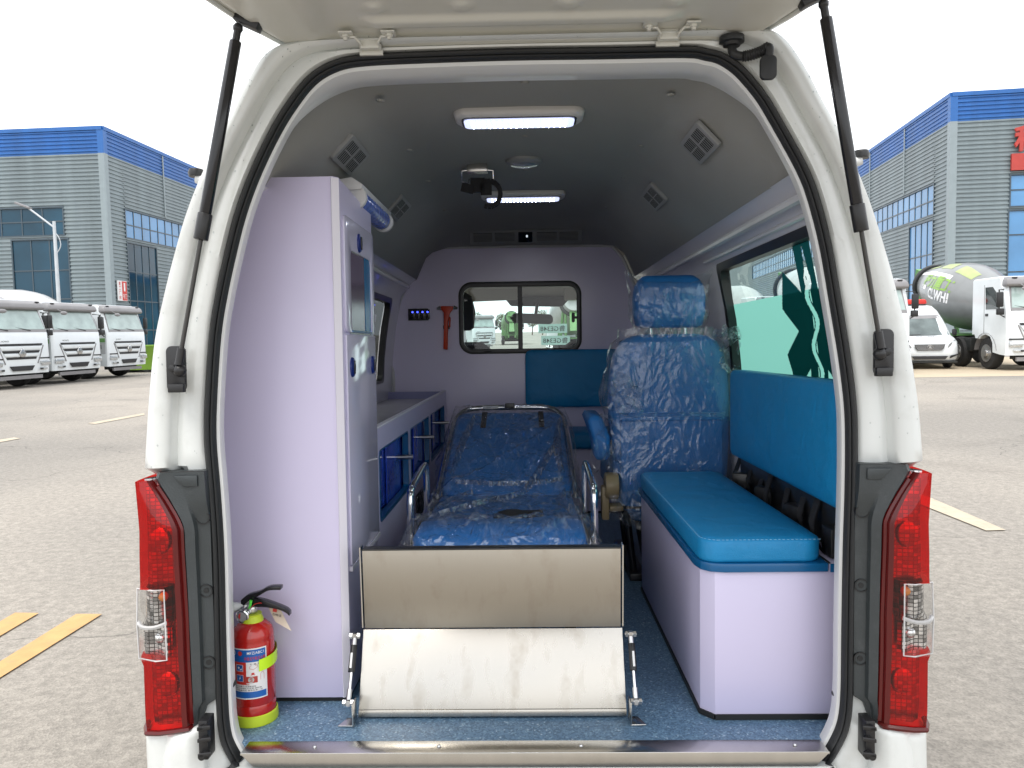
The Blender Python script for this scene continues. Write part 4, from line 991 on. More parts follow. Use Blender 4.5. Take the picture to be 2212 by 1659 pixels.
def side_plate(y0, y1, z0, z1, name, mat, t=.006, hole=None, r=.02, parent=tcab):
    a = rrect(y0, y1, z0, z1, r, 5)
    if hole:
        b = rrect(*hole, .022, 5); return MB().ring([(XE, p, q) for p, q in a], [(XE, p, q) for p, q in b], (t, 0, 0)).build(name, mat, parent, bev=.001)
    return MB().prism([(XE, p, q) for p, q in a], (t, 0, 0)).build(name, mat, parent, bev=.001)
zj = rpx(775, 722).z
hA, hB = rpx(748, 530), rpx(798, 690)
du = side_plate(YN + .035, YF - .006, zj + .003, 1.215, 'upper_door', M['lavgloss'], hole=(YN + .095, YF - .045, .925, 1.135))
dl = side_plate(YN + .035, YF - .006, .335, zj - .003, 'lower_door', M['lavgloss'], r=.004)
MB().box(XE - .002, XE + .0075, YN + .095, YF - .05, .925, .93).build('pane_ledge', M['teal'], du)
MB().sheet([(XE + .0015, YN + .09, .92), (XE + .0015, YF - .042, .92), (XE + .0015, YF - .042, 1.14), (XE + .0015, YN + .09, 1.14)]).build('pane', M['smoke'] if 'smoke' in M else M.setdefault('smoke', pm('dusky_pane', (.13, .10, .15), .15)), du)
MB().box(XE - .0, XE + .0028, YF - .12, YF - .045, .925, 1.135).build('blue_edge', M['bluedge'] if 'bluedge' in M else M.setdefault('bluedge', pm('azure_edge', (.0, .14, .32), .25)), du)
def latch(y, z, parent):
    l = MB().lathe([(.001, .006), (.019, .006), (.024, .004), (.026, 0)], Matrix.Translation((XE + .006, y, z)) @ Matrix.Rotation(R(90), 4, 'Y'), 22).build('latch', M['knob'], parent)
    MB().obox((XE + .0125, y, z), (.004, .010, .034)).build('latch_grip', M['blackgloss'], l, bev=.001)
latch(YN + .20, 1.165, du); latch(YN + .085, .835, dl); latch(YF - .055, .835, dl)
MB().box(XE, XE + .008, YN + .03, YF, .322, .334).build('door_rail', M['lavedge'], tcab)

# ------------------------------------------------------------------ low cabinet with counter
lc = thing('low_cabinet', 'long low lavender cabinet with blue sliding panes along the left wall', 'cabinet', (-.6, 1.6, 0))
LY0, LY1, LZ = YF + .002, 2.585, .640
ops = [(.615, 1.19, .350, .572), (1.245, 1.81, .350, .572), (1.865, 2.475, .350, .572)]
fp = MB(); cuts = [LY0, 1.2175, 1.8375, LY1]
for k, op in enumerate(ops):
    fp.ring([(XE, p, q) for p, q in crect(cuts[k], cuts[k + 1], .30, LZ)], [(XE, p, q) for p, q in rrect(*op, .022, 5)], (-.018, 0, 0))
fp.box(XE - .018, XE, LY0, LY1, .012, .2999)
fp.build('front_panel', M['lav'], lc, smooth=30)
lb = MB(); lb.box(-.775, XE - .019, LY1 - .016, LY1, .012, LZ); lb.box(-.775, XE - .019, LY0, LY0 + .016, .012, .6); lb.box(-.775, XE - .019, LY0, LY1, .30, .316)
lb.box(-.775, -.76, LY0, LY1, .3, .6)
lb.build('carcass', M['inside'], lc, smooth=0)
MB().box(-.775, XE - .0185, LY0, LY1, .592, .602).build('counter_top', M['counter'] if 'counter' in M else M.setdefault('counter', pm('pale_counter_laminate', (.42, .40, .44), .25)), lc, smooth=0)
MB().box(XE - .019, XE + .001, LY0, LY1, LZ, LZ + .006).build('counter_lip', M['lavedge'], lc, bev=.001)
MB().box(-.77, XE - .004, LY0, LY1 - .004, .001, .0118).build('plinth_seal', M['duct'], lc)
for k, op in enumerate(ops):
    y0, y1, z0, z1 = op
    ym = (y0 + y1) / 2
    MB().ring([(XE + .0012, p, q) for p, q in rrect(y0 - .001, y1 + .001, z0 - .001, z1 + .001, .022, 5)], [(XE + .0012, p, q) for p, q in rrect(y0 + .012, y1 - .012, z0 + .012, z1 - .004, .014, 5)], (-.021, 0, 0)).build('opening_trim', M['teal'], lc)
    for a, b, dx in ((y0 + .012, ym + .02, .034), (ym - .02, y1 - .012, .026)):
        pn = MB().box(XE - dx - .004, XE - dx, a, b, z0 + .004, z1 - .003).build('sliding_pane', M['acry'], lc)
    yh = lerp(y0, y1, .80)
    hp = MB(); hp.cyl((XE - .026, yh, .487), (XE + .035, yh, .487), .0085, n=14); hp.cyl((XE + .008, yh, .487), (XE + .011, yh, .487), .0092, n=14); hp.build('knob', M['bolt'], lc)
gr = MB()                                      # black grille low down in the panel
MB().box(XE, XE + .004, 1.35, 1.72, .13, .29).build('grille', M['blackgloss'], lc, bev=.001)
for k in range(12): gr.box(XE + .004, XE + .007, 1.36, 1.71, .138 + .0125 * k, .143 + .0125 * k)
gr.build('grille_slat', M['trim'], lc, smooth=0)
# cardboard-like objects standing on the counter reflections: none

# ------------------------------------------------------------------ partition fittings
swp = thing('switch_panel', 'black rocker switch panel with four blue lights on the partition', 'switch panel', (-.613, PY - .01, 1.075))
MB().box(-.672, -.555, PY - .014, PY - .001, 1.041, 1.108).build('plate', M['black'], swp, bev=.003)
for k in range(4):
    x = -.657 + .0285 * k
    r_ = MB().box(x, x + .0235, PY - .018, PY - .0142, 1.047, 1.102).build('rocker', M['blackgloss'], swp, bev=.002)
    MB().lathe([(.001, .002), (.004, .002), (.005, 0)], Matrix.Translation((x + .0118, PY - .0182, 1.088)) @ Matrix.Rotation(R(90), 4, 'X'), 10).build('light', M['blueled'], r_)
hm = thing('safety_hammer', 'orange-red safety hammer clipped on the partition beside the window', 'hammer', (-.447, PY - .02, 1.0))
a = MB()
a.prism([(x, PY - .035, z) for x, z in ((-.472, .875), (-.448, .872), (-.443, 1.03), (-.436, 1.05), (-.434, 1.075), (-.415, 1.10), (-.41, 1.118), (-.484, 1.120), (-.480, 1.10), (-.466, 1.082), (-.467, 1.0))], (0, .03, 0))
a.build('handle', M['orange'], hm, bev=.005)
MB().prism([(x, PY - .042, z) for x, z in ((-.437, 1.0), (-.430, 1.0), (-.428, 1.055), (-.436, 1.06))], (0, .03, 0)).build('belt_cutter', M['orange'], hm, bev=.003)
h2 = MB()
for s, x0 in ((-1, -.484), (1, -.410)):
    h2.cyl((x0, PY - .02, 1.110), (x0 + s * .022, PY - .02, 1.106), .014, .006)
h2.build('hammer_tip', M['steel'], hm); MB().box(-.472, -.436, PY - .012, PY - .001, .99, 1.01).build('clip', M['black'], hm)

def cushion(name, x0, x1, y0, y1, z0, z1, mat, parent, r=.03, edge=.014, crown=.006, seg=3):
    b = MB()
    def ring(z, ins): return [V((x, y, z)) for x, y in rrect(x0 + ins, x1 - ins, y0 + ins, y1 - ins, max(r - ins, .004), 6)]
    h = z1 - z0; rg = [ring(z0, edge * .5), ring(z0 + edge * .4, .0015), ring(z0 + edge, 0), ring(z1 - edge, 0), ring(z1 - edge * .35, edge * .25), ring(z1, edge * .9), ring(z1 + crown * .6, edge * 2.5), ring(z1 + crown, edge * 6 if edge * 6 < min(x1 - x0, y1 - y0) / 2.2 else edge * 3)]
    b.loft(rg); return b.build(name, mat, parent, smooth=70)
def upright(name, P, w0, w1, h0, h1, th, mat, parent, r=.03, edge=.012):   # cushion standing on a wall: P(u, v, d)
    b = MB()
    def ring(d, ins): return [P(u, v, d) for u, v in rrect(w0 + ins, w1 - ins, h0 + ins, h1 - ins, max(r - ins, .004), 6)]
    b.loft([ring(0, edge * .5), ring(edge * .5, 0), ring(th - edge, 0), ring(th - edge * .3, edge * .3), ring(th, edge), ring(th + .004, edge * 3), ring(th + .007, edge * 6 if 12 * edge < min(w1 - w0, h1 - h0) else edge * 4)])
    return b.build(name, mat, parent, smooth=70)
fs = thing('rear_facing_seat', 'turquoise blue folding seat on a lavender box against the partition', 'seat', (.27, 2.5, 0))
upright('backrest', lambda u, v, d: V((u, PY - .002 - d, v)), -.008, .528, .538, .864, .05, M['blue'], fs, r=.035)
MB().box(.02, .52, 2.325, 2.69, .012, .345).build('seat_box', M['part'], fs, bev=.003)
MB().box(.02, .52, 2.33, 2.69, .001, .0118).build('plinth_seal', M['duct'], fs)
cushion('seat_cushion', .0, .53, 2.30, 2.68, .346, .425, M['blue'], fs)
MB().box(.02, .52, 2.305, 2.68, .3452, .3458).build('seat_board', M['edgeblue'], fs)

# ------------------------------------------------------------------ bench along the right wall
bn = thing('bench_box', 'turquoise cushioned bench on a lavender box along the window side', 'bench', (.6, .5, 0))
bx = [(.404, 1.04), (.404, .108), (.432, .076), (.775, .076), (.775, 1.04)]
MB().prism([(x, y, .010) for x, y in bx], (0, 0, .342)).build('box', M['lav'], bn, bev=.0012)
st_ = MB()
for i, ((xa_, ya_), (xb_, yb_)) in enumerate(zip(bx, bx[1:4])):
    d = V((xb_ - xa_, yb_ - ya_, 0)); n = V((d.y, -d.x, 0)).normalized()
    if n.dot(V((xa_ - .6, ya_ - .6, 0))) < 0: n = -n
    st_.prism([V((xa_, ya_, .001)), V((xb_, yb_, .001)), V((xb_, yb_, .001)) + n * .004, V((xa_, ya_, .001)) + n * .004], (0, 0, .0125))
st_.build('plinth_seal', M['duct'], bn)
bo = [(.394, 1.045), (.394, .13), (.402, .092), (.42, .072), (.452, .064), (.690, .064), (.690, 1.045)]
MB().prism([(x, y, .3525) for x, y in bo], (0, 0, .021)).build('seat_board', M['edgeblue'], bn, bev=.003)
MB().box(.694, .775, .066, 1.045, .3525, .3715).build('hinge_strip', M['lav'], bn, bev=.001)
MB().box(.694, .775, .0632, .0658, .3525, .3715).build('hinge_strip_edge', M['edgeblue'], bn)
MB().cyl((.692, .064, .374), (.692, 1.0, .374), .0022, n=6).build('piano_hinge', M['black'], bn)
cu = cushion('seat_cushion', .398, .684, .070, 1.05, .3738, .428, M['blue'], bn, r=.045, edge=.010, crown=.005)
sts = MB()
path = [V((x, y, .4262)) for x, y in [(.684 - .008, .0745)] + [(.684 - .02 - .01 * k, .0745) for k in range(24)] + [(p[0], p[1]) for p in rrect(.4025, .68, .0745, 1.04, .042, 6)[14:21]][::-1] + [(.4025, .12 + .01 * k) for k in range(90)]]
for k in range(0, len(path) - 1):
    a, b = path[k], path[k + 1]; d = b - a
    if d.length < .001 or d.length > .03: continue
    sts.tube([a + d * .1 + V((0, 0, .0006)), a + d * .65 + V((0, 0, .0006))], .0007, 4)
sts.build('stitching', M['stitch'], cu, smooth=0)
bb = thing('bench_back_cushion', 'upright turquoise backrest panel below the frosted side window', 'backrest', (.74, .5, .5))
upright('cushion', lambda u, v, d: V((.755 - d, u, v)), .045, .985, .497, .792, .052, M['blue'], bb, r=.03)
MB().box(.756, .768, .06, .97, .42, .74).build('back_board', M['black'], bb)
sb = thing('seat_belts', 'black lap belt webbing and brackets bunched behind the bench cushion', 'seat belt', (.72, .5, .40))
w_ = MB()
for k in range(7):
    y = .16 + .12 * k + rnd.uniform(-.02, .02); x = .715 + rnd.uniform(-.01, .015)
    pts = catmull([(x, y, .375), (x - .012, y + .03, .41 + rnd.uniform(0, .02)), (x + .004, y + .07, .445), (x + .03, y + .09, .50)], 4)
    rws = [[p + V((-.004, -.022, 0)), p + V((0, .022, .004))] for p in pts]
    w_.grid(rws); w_.grid([[q + V((.003, 0, -.002)) for q in r_] for r_ in rws])
w_.build('webbing', M['webbing'], sb)
w2 = MB()
for k in range(4):
    w2.obox((.725, .12 + .26 * k, .41), (.04, .06, .07), Matrix.Rotation(R(20 * k), 3, 'Z'))
w2.obox((.742, .5, .45), (.02, .9, .14))
w2.build('bracket', M['black'], sb, bev=.004)

# ------------------------------------------------------------------ attendant seat
SY = 1.16; SX = .535
at_ = thing('attendant_seat', 'blue attendant seat with headrest wrapped in clear plastic, seen from behind', 'seat', (SX, SY + .2, 0))
def seat_ring(z, w0, w1, y0, y1, r): return [V((x, y, z)) for x, y in rrect(SX + w0, SX + w1, y0, y1, r, 6)]
BKL = [(.22, .15, .02), (.27, .195, .005), (.34, .212, 0), (.50, .222, 0), (.66, .228, .005), (.78, .222, .008), (.85, .205, .010), (.895, .180, .014), (.916, .14, .022), (.922, .10, .03)]
MB().loft([seat_ring(z, -hw, hw, SY + dy, SY + .13 - dy * .6, min(.045, .06 - dy)) for z, hw, dy in BKL]).build('backrest', M['navy'], at_, smooth=70)
pk = MB(); pk.prism([(SX + u, SY + .004, v) for u, v in rrect(-.19, .19, .28, .615, .03, 4)], (0, -.012, 0)); pk.build('map_pocket', M['navy'], at_, bev=.005, seg=3)
pk = MB(); pk.tube([(SX - .19, SY - .009, .604), (SX + .19, SY - .009, .604)], .0045, 6); pk.tube([(SX - .20, SY + .003, .628), (SX + .20, SY + .003, .628)], .003, 6); pk.build('pocket_piping', M['navy'], at_)
HRL = [(.945, .105, .025), (.955, .125, .012), (1.0, .134, .004), (1.06, .134, 0), (1.10, .128, .003), (1.125, .115, .012), (1.140, .095, .025)]
MB().loft([seat_ring(z, -hw + .003, hw + .003, SY + .01 + dy, SY + .115 - dy, min(.035, .052 - dy)) for z, hw, dy in HRL]).build('headrest', M['navy'], at_, smooth=70)
p = MB()
for s in (-1, 1): p.cyl((SX + s * .065, SY + .06, .90), (SX + s * .065, SY + .06, .96), .007)
p.build('headrest_post', M['chrome'], at_)
MB().loft([seat_ring(z, -hw, hw, SY + .05, SY + .52, .05) for z, hw in ((.30, .20), (.32, .22), (.40, .22), (.42, .20))]).build('seat_cushion', M['navy'], at_, smooth=70)
arm = MB()
def aring(z, x0, x1, y0, y1): return [V((x, y, z)) for x, y in rrect(x0, x1, y0, y1, .018, 4)]
arm.loft([aring(.455, .258, .300, SY + .0, SY + .06), aring(.47, .248, .308, SY - .01, SY + .08), aring(.54, .242, .308, SY - .01, SY + .20), aring(.60, .225, .285, SY - .0, SY + .32), aring(.618, .232, .278, SY + .01, SY + .30)])
arm.build('armrest', M['navy'], at_, smooth=70)
am2 = MB(); am2.obox((.312, SY + .05, .50), (.02, .05, .05)); am2.build('armrest_pivot', M['black'], at_)
rt = MB(); rt.cyl((.285, SY - .005, .36), (.335, SY - .005, .36), .05, n=20); rt.box(.272, .300, SY - .03, SY + .02, .235, .36); rt.box(.30, .35, SY - .045, SY + .03, .27, .29)
rt.build('belt_reel', M['khaki'], at_, bev=.006)
lg = []
for x, dx, y in ((SX - .17, .03, SY + .03), (SX - .13, .05, SY + .10), (SX + .15, -.02, SY + .03), (SX - .15, .03, SY + .42), (SX + .15, -.02, SY + .42)):
    MB().tube([(x, y, .30), (x + dx, y, .03)], .014, 10).build('leg', M['blackgloss'], at_)
MB().box(SX - .16, SX - .10, SY - .02, SY + .5, .002, .03).box(SX + .10, SX + .16, SY - .02, SY + .5, .002, .03).build('floor_rail', M['black'], at_, bev=.004)
MB().box(SX - .18, SX + .18, SY + .0, SY + .48, .27, .30).build('seat_pan', M['black'], at_, bev=.004)
# plastic covers: a loose bag over the headrest, a sleeve over the back
def crumple(p, sc_, am):
    q = V(p) * sc_
    return V((noise.noise(q + V((3.1, 0, 0))), noise.noise(q + V((0, 7.7, 0))), noise.noise(q + V((0, 0, 5.3))))) * am
bag = MB(); rws = []
for i in range(22):
    t = i / 21; z = lerp(.915, 1.165, t); r_ = []
    for k in range(48):
        a = 2 * math.pi * k / 48; ca, sa = math.cos(a), math.sin(a)
        hw = lerp(.128, .150, sstep(0, .4, t)); hd = lerp(.052, .066, sstep(0, .3, t))
        if t > .72: hd = lerp(hd, .004, sstep(.72, 1, t)); hw = lerp(hw, .170, sstep(.72, 1, t))
        ex = .6
        x = SX + .003 + hw * math.copysign(abs(ca) ** ex, ca); y = SY + .0625 + hd * math.copysign(abs(sa) ** ex, sa)
        zz_ = z - .030 * sstep(.75, 1, t) * (1 - abs(ca)) ** .8 * 1.2 - (.02 * abs(noise.noise((ca * 3, sa * 3, 1))) if t < .02 else 0)
        pt = V((x, y, zz_)); pt += crumple(pt, 16, .008) + crumple(pt, 45, .004); r_.append(pt)
    rws.append(r_)
bag.grid(rws, cu=True); bag.build('headrest_plastic', M['film'], at_, smooth=25, recalc=False)
slv = MB(); rws = []
for i in range(44):
    t = i / 43; z = lerp(.20, .945, t); r_ = []
    hw = table(z, [(b[0], b[1]) for b in BKL]) if z < .92 else .12
    for k in range(72):
        a = 2 * math.pi * k / 72; ca, sa = math.cos(a), math.sin(a); ex = .42
        wx = max(hw, .16) + .012 + .02 * abs(noise.noise((z * 5, 1, 3 if ca > 0 else 9))) * (1 if ca > 0 else 1.4)
        x = SX + wx * math.copysign(abs(ca) ** ex, ca); y = SY + .065 + (.078 if z < .9 else .06) * math.copysign(abs(sa) ** ex, sa)
        if sa < -.5 and .27 < z < .62: y -= .010
        pt = V((x, y, z + .012 * noise.noise((ca * 4, sa * 4, t)) * (t > .95 or t < .05)))
        am = .010 if abs(ca) > .72 or z < .33 else .0045
        pt += crumple(pt, 14, am) + crumple(pt, 42, am * .5)
        r_.append(pt)
    rws.append(r_)
slv.grid(rws, cu=True); slv.build('backrest_plastic', M['film'], at_, smooth=25, recalc=False)
def scrap(name, c, sx, sy, sz, seed, parent, mat, n=16):   # a scrunched handful of film
    b = MB(); rws = []
    for i in range(n):
        r_ = []
        for k in range(n):
            u, v_ = i / (n - 1) * 2 - 1, k / (n - 1) * 2 - 1
            p_ = V((u * sx, 0, v_ * sz)); q = p_ * (3 / max(sx, sz)) * .5 + V((seed, seed * .3, 0))
            p_ += V((noise.noise(q) * sx * .7, noise.noise(q + V((9, 0, 0))) * sy * 1.6, noise.noise(q + V((0, 9, 0))) * sz * .7))
            q2 = q * 3; p_ += V((0, noise.noise(q2) * sy * .8, noise.noise(q2 + V((4, 0, 0))) * sz * .15))
            r_.append(V(c) + p_)
        rws.append(r_)
    b.grid(rws); return b.build(name, mat, parent, smooth=20, recalc=False)
scrap('loose_plastic', (.755, SY + .0, .86), .035, .05, .075, 2.3, at_, M['film2'])
scrap('loose_plastic', (.735, SY - .02, .92), .05, .04, .02, 5.1, at_, M['film2'])
scrap('loose_plastic', (.30, SY - .01, .42), .05, .05, .10, 8.8, at_, M['film'])
scrap('loose_plastic', (.285, SY + .0, .58), .03, .04, .05, 12.4, at_, M['film'])
scrap('loose_plastic', (.36, SY - .02, .70), .06, .02, .07, 15.2, at_, M['film'])
scrap('loose_plastic', (.40, SY - .03, .28), .10, .03, .05, 19.7, at_, M['film'])

# ------------------------------------------------------------------ stretcher
sx0, sx1 = -.335, .172; SM = (sx0 + sx1) / 2
stc = thing('stretcher', 'ambulance stretcher with raised backrest and blue mattress wrapped in plastic', 'stretcher', (SM, 1.0, 0))
def mz(y): return table(y, [(.36, .350), (.44, .372), (.55, .372), (.62, .345), (1.05, .345), (1.12, .36), (1.88, .590)])
def pad(name, ya, yb, th, x0=sx0 + .012, x1=sx1 - .012, r=.05):
    b = MB(); n = 14; rws = []
    ymid = (ya + yb) / 2
    def P(x, y, h):
        y_ = y; return V((x, y_, mz(y_) + h))
    rg = [(-th, .012), (-th + .012, 0), (-.014, 0), (-.004, .006), (0, .018), (.004, .05)]
    b.loft([[P(x, y, h) for x, y in rrect(x0 + i_, x1 - i_, ya + i_, yb - i_, max(r - i_, .006), 6)] for h, i_ in rg]); return b.build(name, M['bedblue'], stc, smooth=70)
pad('mattress_foot', .375, .60, .06, r=.045); pad('mattress_seat', .605, 1.07, .05, r=.02); pad('mattress_back', 1.09, 1.86, .05, r=.06)
fr = MB()
for x in (sx0 - .004, sx1 + .004):
    fr.tube([(x, .40, .29), (x, 1.08, .29)], .0125, 10)
fr.tube([(sx0, .42, .289), (sx1, .42, .289)], .0125, 10); fr.tube([(sx0, 1.0, .289), (sx1, 1.0, .289)], .0125, 10)
fr.build('frame', M['chrome'], stc)
bt = catmull([(sx0 + .0, 1.10, .335), (sx0 - .002, 1.5, .458), (sx0 + .004, 1.76, .538), (sx0 + .02, 1.85, .570), (sx0 + .055, 1.893, .590), (sx0 + .11, 1.905, .597), (SM, 1.905, .599),
  (sx1 - .11, 1.905, .597), (sx1 - .055, 1.893, .590), (sx1 - .02, 1.85, .570), (sx1 - .004, 1.76, .538), (sx1 + .002, 1.5, .458), (sx1, 1.10, .335)], 5)
MB().tube(bt, .0125, 12).build('backrest_tube', M['chrome'], stc)
MB().obox((SM - .0, 1.903, .606), (.045, .03, .024)).build('label_clip', M['black'], stc, bev=.003)
MB().obox((SM - .09, 1.891, .6005), (.07, .002, .015), Matrix.Rotation(R(-15), 3, 'X')).build('sticker', M['pwhite'], stc)
for x in (-.195, .062):                       # headrest straps
    q = [V((x + (.012 if s else -.012), y, mz(y) + .006)) for y in (1.66, 1.83) for s in (0, 1)]
    MB().prism([q[0], q[1], q[3], q[2]], (0, 0, .004)).build('strap', M['webbing'], stc)
for s, x in ((-1, sx0 - .028), (1, sx1 + .030)):
    rr = MB().tube(catmull([(x, .64, .22), (x, .64, .40), (x, .655, .435), (x, .69, .450), (x, .95, .470), (x, 1.0, .462), (x, 1.02, .43), (x, 1.03, .29)], 5), .0115, 12).build('side_rail', M['chrome'], stc)
    MB().tube([(x, .64, .225), (x, .64, .28)], .014, 10).build('rail_socket', M['bolt'], rr)
for x in (sx0 + .05, sx1 - .05):
    for y in (.55, 1.7):
        MB().tube([(x, y, .29), (x, y + .05, .08)], .011, 8).build('leg', M['chrome'], stc)
        MB().lathe([(.001, -.014), (.05, -.014), (.058, -.008), (.058, .008), (.05, .014), (.001, .014)], Matrix.Translation((x, y + .05, .060)) @ Matrix.Rotation(R(90), 4, 'Y'), 18).build('castor', M['tyre'], stc)
bu = MB(); bu.ball((-.05, .68, .352), (.062, .05, .022), 14); bu.obox((-.0, .70, .355), (.09, .03, .02)); bu.build('buckle_strap', M['webbing'], stc)
# plastic sheet over the mattress
shp = MB(); rws = []
NY, NX = 130, 74
for i in range(NY + 1):
    y = lerp(.355, 1.90, i / NY); r_ = []
    for k in range(NX + 1):
        u = lerp(-1.30, 1.30, k / NX)
        x = SM + u * (.2535)
        edge = sstep(.98, 1.30, abs(u))
        base = mz(y) + .009
        hang = .10 + .05 * noise.noise((y * 3, 5 if u > 0 else 1, 0)) if y > 1.1 else .075
        z = base - hang * edge
        x = SM + math.copysign(min(abs(u), 1.0 + .12 * sstep(1, 1.3, abs(u)) + .05 * edge * (1 + noise.noise((y * 7, u, 4)))), u) * .2535
        pt = V((x, y, z))
        rg = 1 - abs(noise.noise((x * 9 + y * 5, y * 7 - x * 6, .5)))
        z2 = .016 * rg ** 6 + .006 * abs(noise.noise((x * 22, y * 18, 2))) + .003 * noise.noise((x * 60, y * 50, 7))
        dg_ = (y - 1.15) - (x - SM + .15) * 1.4
        z2 += .016 * math.exp(-(dg_ / .022) ** 2) * sstep(.55, .7, y) * (1 - sstep(1.55, 1.75, y))
        if 1.02 < y < 1.20: z2 += .014 * sstep(1.02, 1.1, y) * (1 - sstep(1.12, 1.2, y))
        pt.z += z2 * (1 if edge < .5 else .4); pt.x += .012 * noise.noise((y * 16, u * 3, 9)) * edge
        pt.y += .008 * noise.noise((x * 20, y * 9, 11))
        r_.append(pt)
    rws.append(r_)
for fk, (ctrl, wv) in enumerate((([(-.28, .66), (-.16, .84), (-.02, 1.05), (.07, 1.32), (.12, 1.5)], .020), ([(-.30, .75), (-.26, .9), (-.20, 1.02)], .016), ([(.14, .70), (.11, .9), (.13, 1.04)], .018), ([(-.27, 1.13), (-.1, 1.11), (.05, 1.12), (.13, 1.15)], .014), ([(-.29, 1.2), (-.27, 1.5), (-.24, 1.75)], .018), ([(.13, 1.2), (.12, 1.45), (.14, 1.7)], .018))):
    pth = catmull([(x, y, mz(y) + .024) for x, y in ctrl], 8); rr_ = []
    for i, p in enumerate(pth):
        t_ = (pth[min(i + 1, len(pth) - 1)] - pth[max(i - 1, 0)]).normalized(); n_ = V((t_.y, -t_.x, 0)); wv_ = wv * (.35 + .65 * math.sin(math.pi * (i + .5) / len(pth)) + .25 * noise.noise((i * .6, fk, 0)))
        rr_.append([p - n_ * wv_ + V((0, 0, -.010)), p - n_ * wv_ * .3 + V((0, 0, .004 * noise.noise((i, fk, 3)))), p + n_ * wv_ * .2 + V((0, 0, .008)), p + n_ * wv_ + V((0, 0, -.008))])
    MB().grid(rr_).build('plastic_fold', M['film2'], stc, smooth=30, recalc=False)
front = [V((p.x, .352 + .008 * noise.noise((p.x * 20, 0, 0)), p.z - .05)) for p in rws[0]]
shp.grid([front] + rws); shp.build('plastic_sheet', M['film3'], stc, smooth=30, recalc=False)

# ------------------------------------------------------------------ folded loading ramp
rx0, rx1 = -.411, .226
rp = thing('loading_ramp', 'folded stainless steel loading ramp standing in front of the stretcher', 'ramp', ((rx0 + rx1) / 2, .12, 0))
B0, B1, B2 = V((0, .088, .022)), V((0, .160, .190)), V((0, .146, .390))
def rpn(a, b, i_=0):
    n = (b - a).cross(V((1, 0, 0))).normalized()
    if n.y > 0: n = -n
    return [V((rx0 + i_, a.y, a.z)), V((rx1 - i_, a.y, a.z)), V((rx1 - i_, b.y, b.z)), V((rx0 + i_, b.y, b.z))], n
q, n = rpn(B0, B1); MB().prism(q, -n * .004).build('lower_plate', M['ramp'], rp, bev=.001)
q, n = rpn(B1 + V((0, -.0015, .003)), B2, .004); MB().prism(q, -n * .004).build('upper_plate', M['ramp2'], rp, bev=.001)
MB().box(rx0 + .004, rx1 - .004, B2.y - .002, B2.y + .028, B2.z, B2.z + .004).build('top_flange', M['black'], rp, bev=.001)
MB().prism([(rx0 - .0, B0.y - .002, .0215), (rx1, B0.y - .002, .0215), (rx1, B0.y - .004, .006), (rx0, B0.y - .004, .006)], (0, .02, 0)).build('bottom_lip', M['ramp'], rp, bev=.001)
for x in (rx0, rx1):
    s = -1 if x < 0 else 1
    MB().prism([(x, B1.y, B1.z + .004), (x, B2.y, B2.z + .008), (x, B2.y + .03, B2.z + .008), (x, B1.y + .03, B1.z + .004)], (s * .003, 0, 0)).build('side_flange', M['steel'], rp)
    ft = MB(); xs = x + s * .020
    ft.prism([(x + s * .006, .055, .006), (x + s * .030, .055, .006), (x + s * .024, .10, .045), (x + s * .010, .10, .045)], (0, .004, 0)) if False else None
    ft.prism([(x + s * .004, .045, .002), (x + s * .040, .045, .002), (x + s * .026, .085, .002), (x + s * .004, .085, .002)], (0, 0, .003))
    ft.box(min(x + s * .004, x + s * .007), max(x + s * .004, x + s * .007), .045, .085, .002, .055)
    ft.build('foot_bracket', M['steel'], rp, bev=.001)
    p0, p1 = V((xs, .070, .048)), V((xs - s * .001, .150, .178)); ax = (p1 - p0).normalized(); L = (p1 - p0).length
    MB().tube([p0 + ax * .068, p1 - ax * .022], .0082, 14).build('gas_spring', M['black'], rp, bev=.001)
    MB().tube([p0 + ax * .03, p0 + ax * .068], .0036, 10).build('spring_rod', M['chrome'], rp)
    for p_ in (p0, p1):
        bo_ = MB(); d_ = ax if p_ is p0 else -ax
        bo_.tube([p_ + d_ * .006, p_ + d_ * .03], .0062, 10); bo_.cyl(p_ + V((-.014, 0, 0)), p_ + V((.014, 0, 0)), .0042, n=8)
        bo_.cyl(p_ + V((-.013, 0, 0)), p_ + V((-.006, 0, 0)), .0075, n=6); bo_.cyl(p_ + V((.006, 0, 0)), p_ + V((.013, 0, 0)), .0075, n=6)
        bo_.obox(p_, (.009, .012, .014))
        bo_.build('clevis_bolt', M['bolt'], rp)
    MB().obox(lerp(p0, p1, .62) + V((s * .0015, -.0078, .004)), (.005, .001, .035), Matrix.Rotation(R(-31), 3, 'X')).build('spring_label', M['pwhite'], rp)
MB().box(rx0 + .02, rx1 - .02, .12, .40, .012, .03).build('ramp_base', M['steel'], rp, bev=.002)

# ------------------------------------------------------------------ fire extinguisher
ex_, ey = -.662, .095; RE = .049
fe = thing('fire_extinguisher', 'small red fire extinguisher with lime base standing on the blue floor', 'extinguisher', (ex_, ey, 0))
T0 = Matrix.Translation((ex_, ey, 0))
MB().lathe([(.001, .012), (.044, .012), (RE - .002, .016), (RE, .024), (RE, .045), (RE - .0015, .048), (RE, .051), (RE, .195), (RE - .001, .198), (RE, .201), (RE - .001, .212), (.043, .225), (.032, .235), (.024, .239), (.001, .24)], T0, 36).build('cylinder', M['red'], fe, smooth=50)
MB().lathe([(.045, .001), (RE + .004, .001), (RE + .005, .006), (RE + .004, .024), (RE + .001, .026), (RE - .001, .012), (.001, .010)], T0, 32).build('base_ring', M['lime'], fe)
MB().lathe([(.001, .237), (.026, .237), (.025, .244), (.021, .252), (.022, .256), (.001, .257)], T0, 24).build('neck_ring', M['lime'], fe)
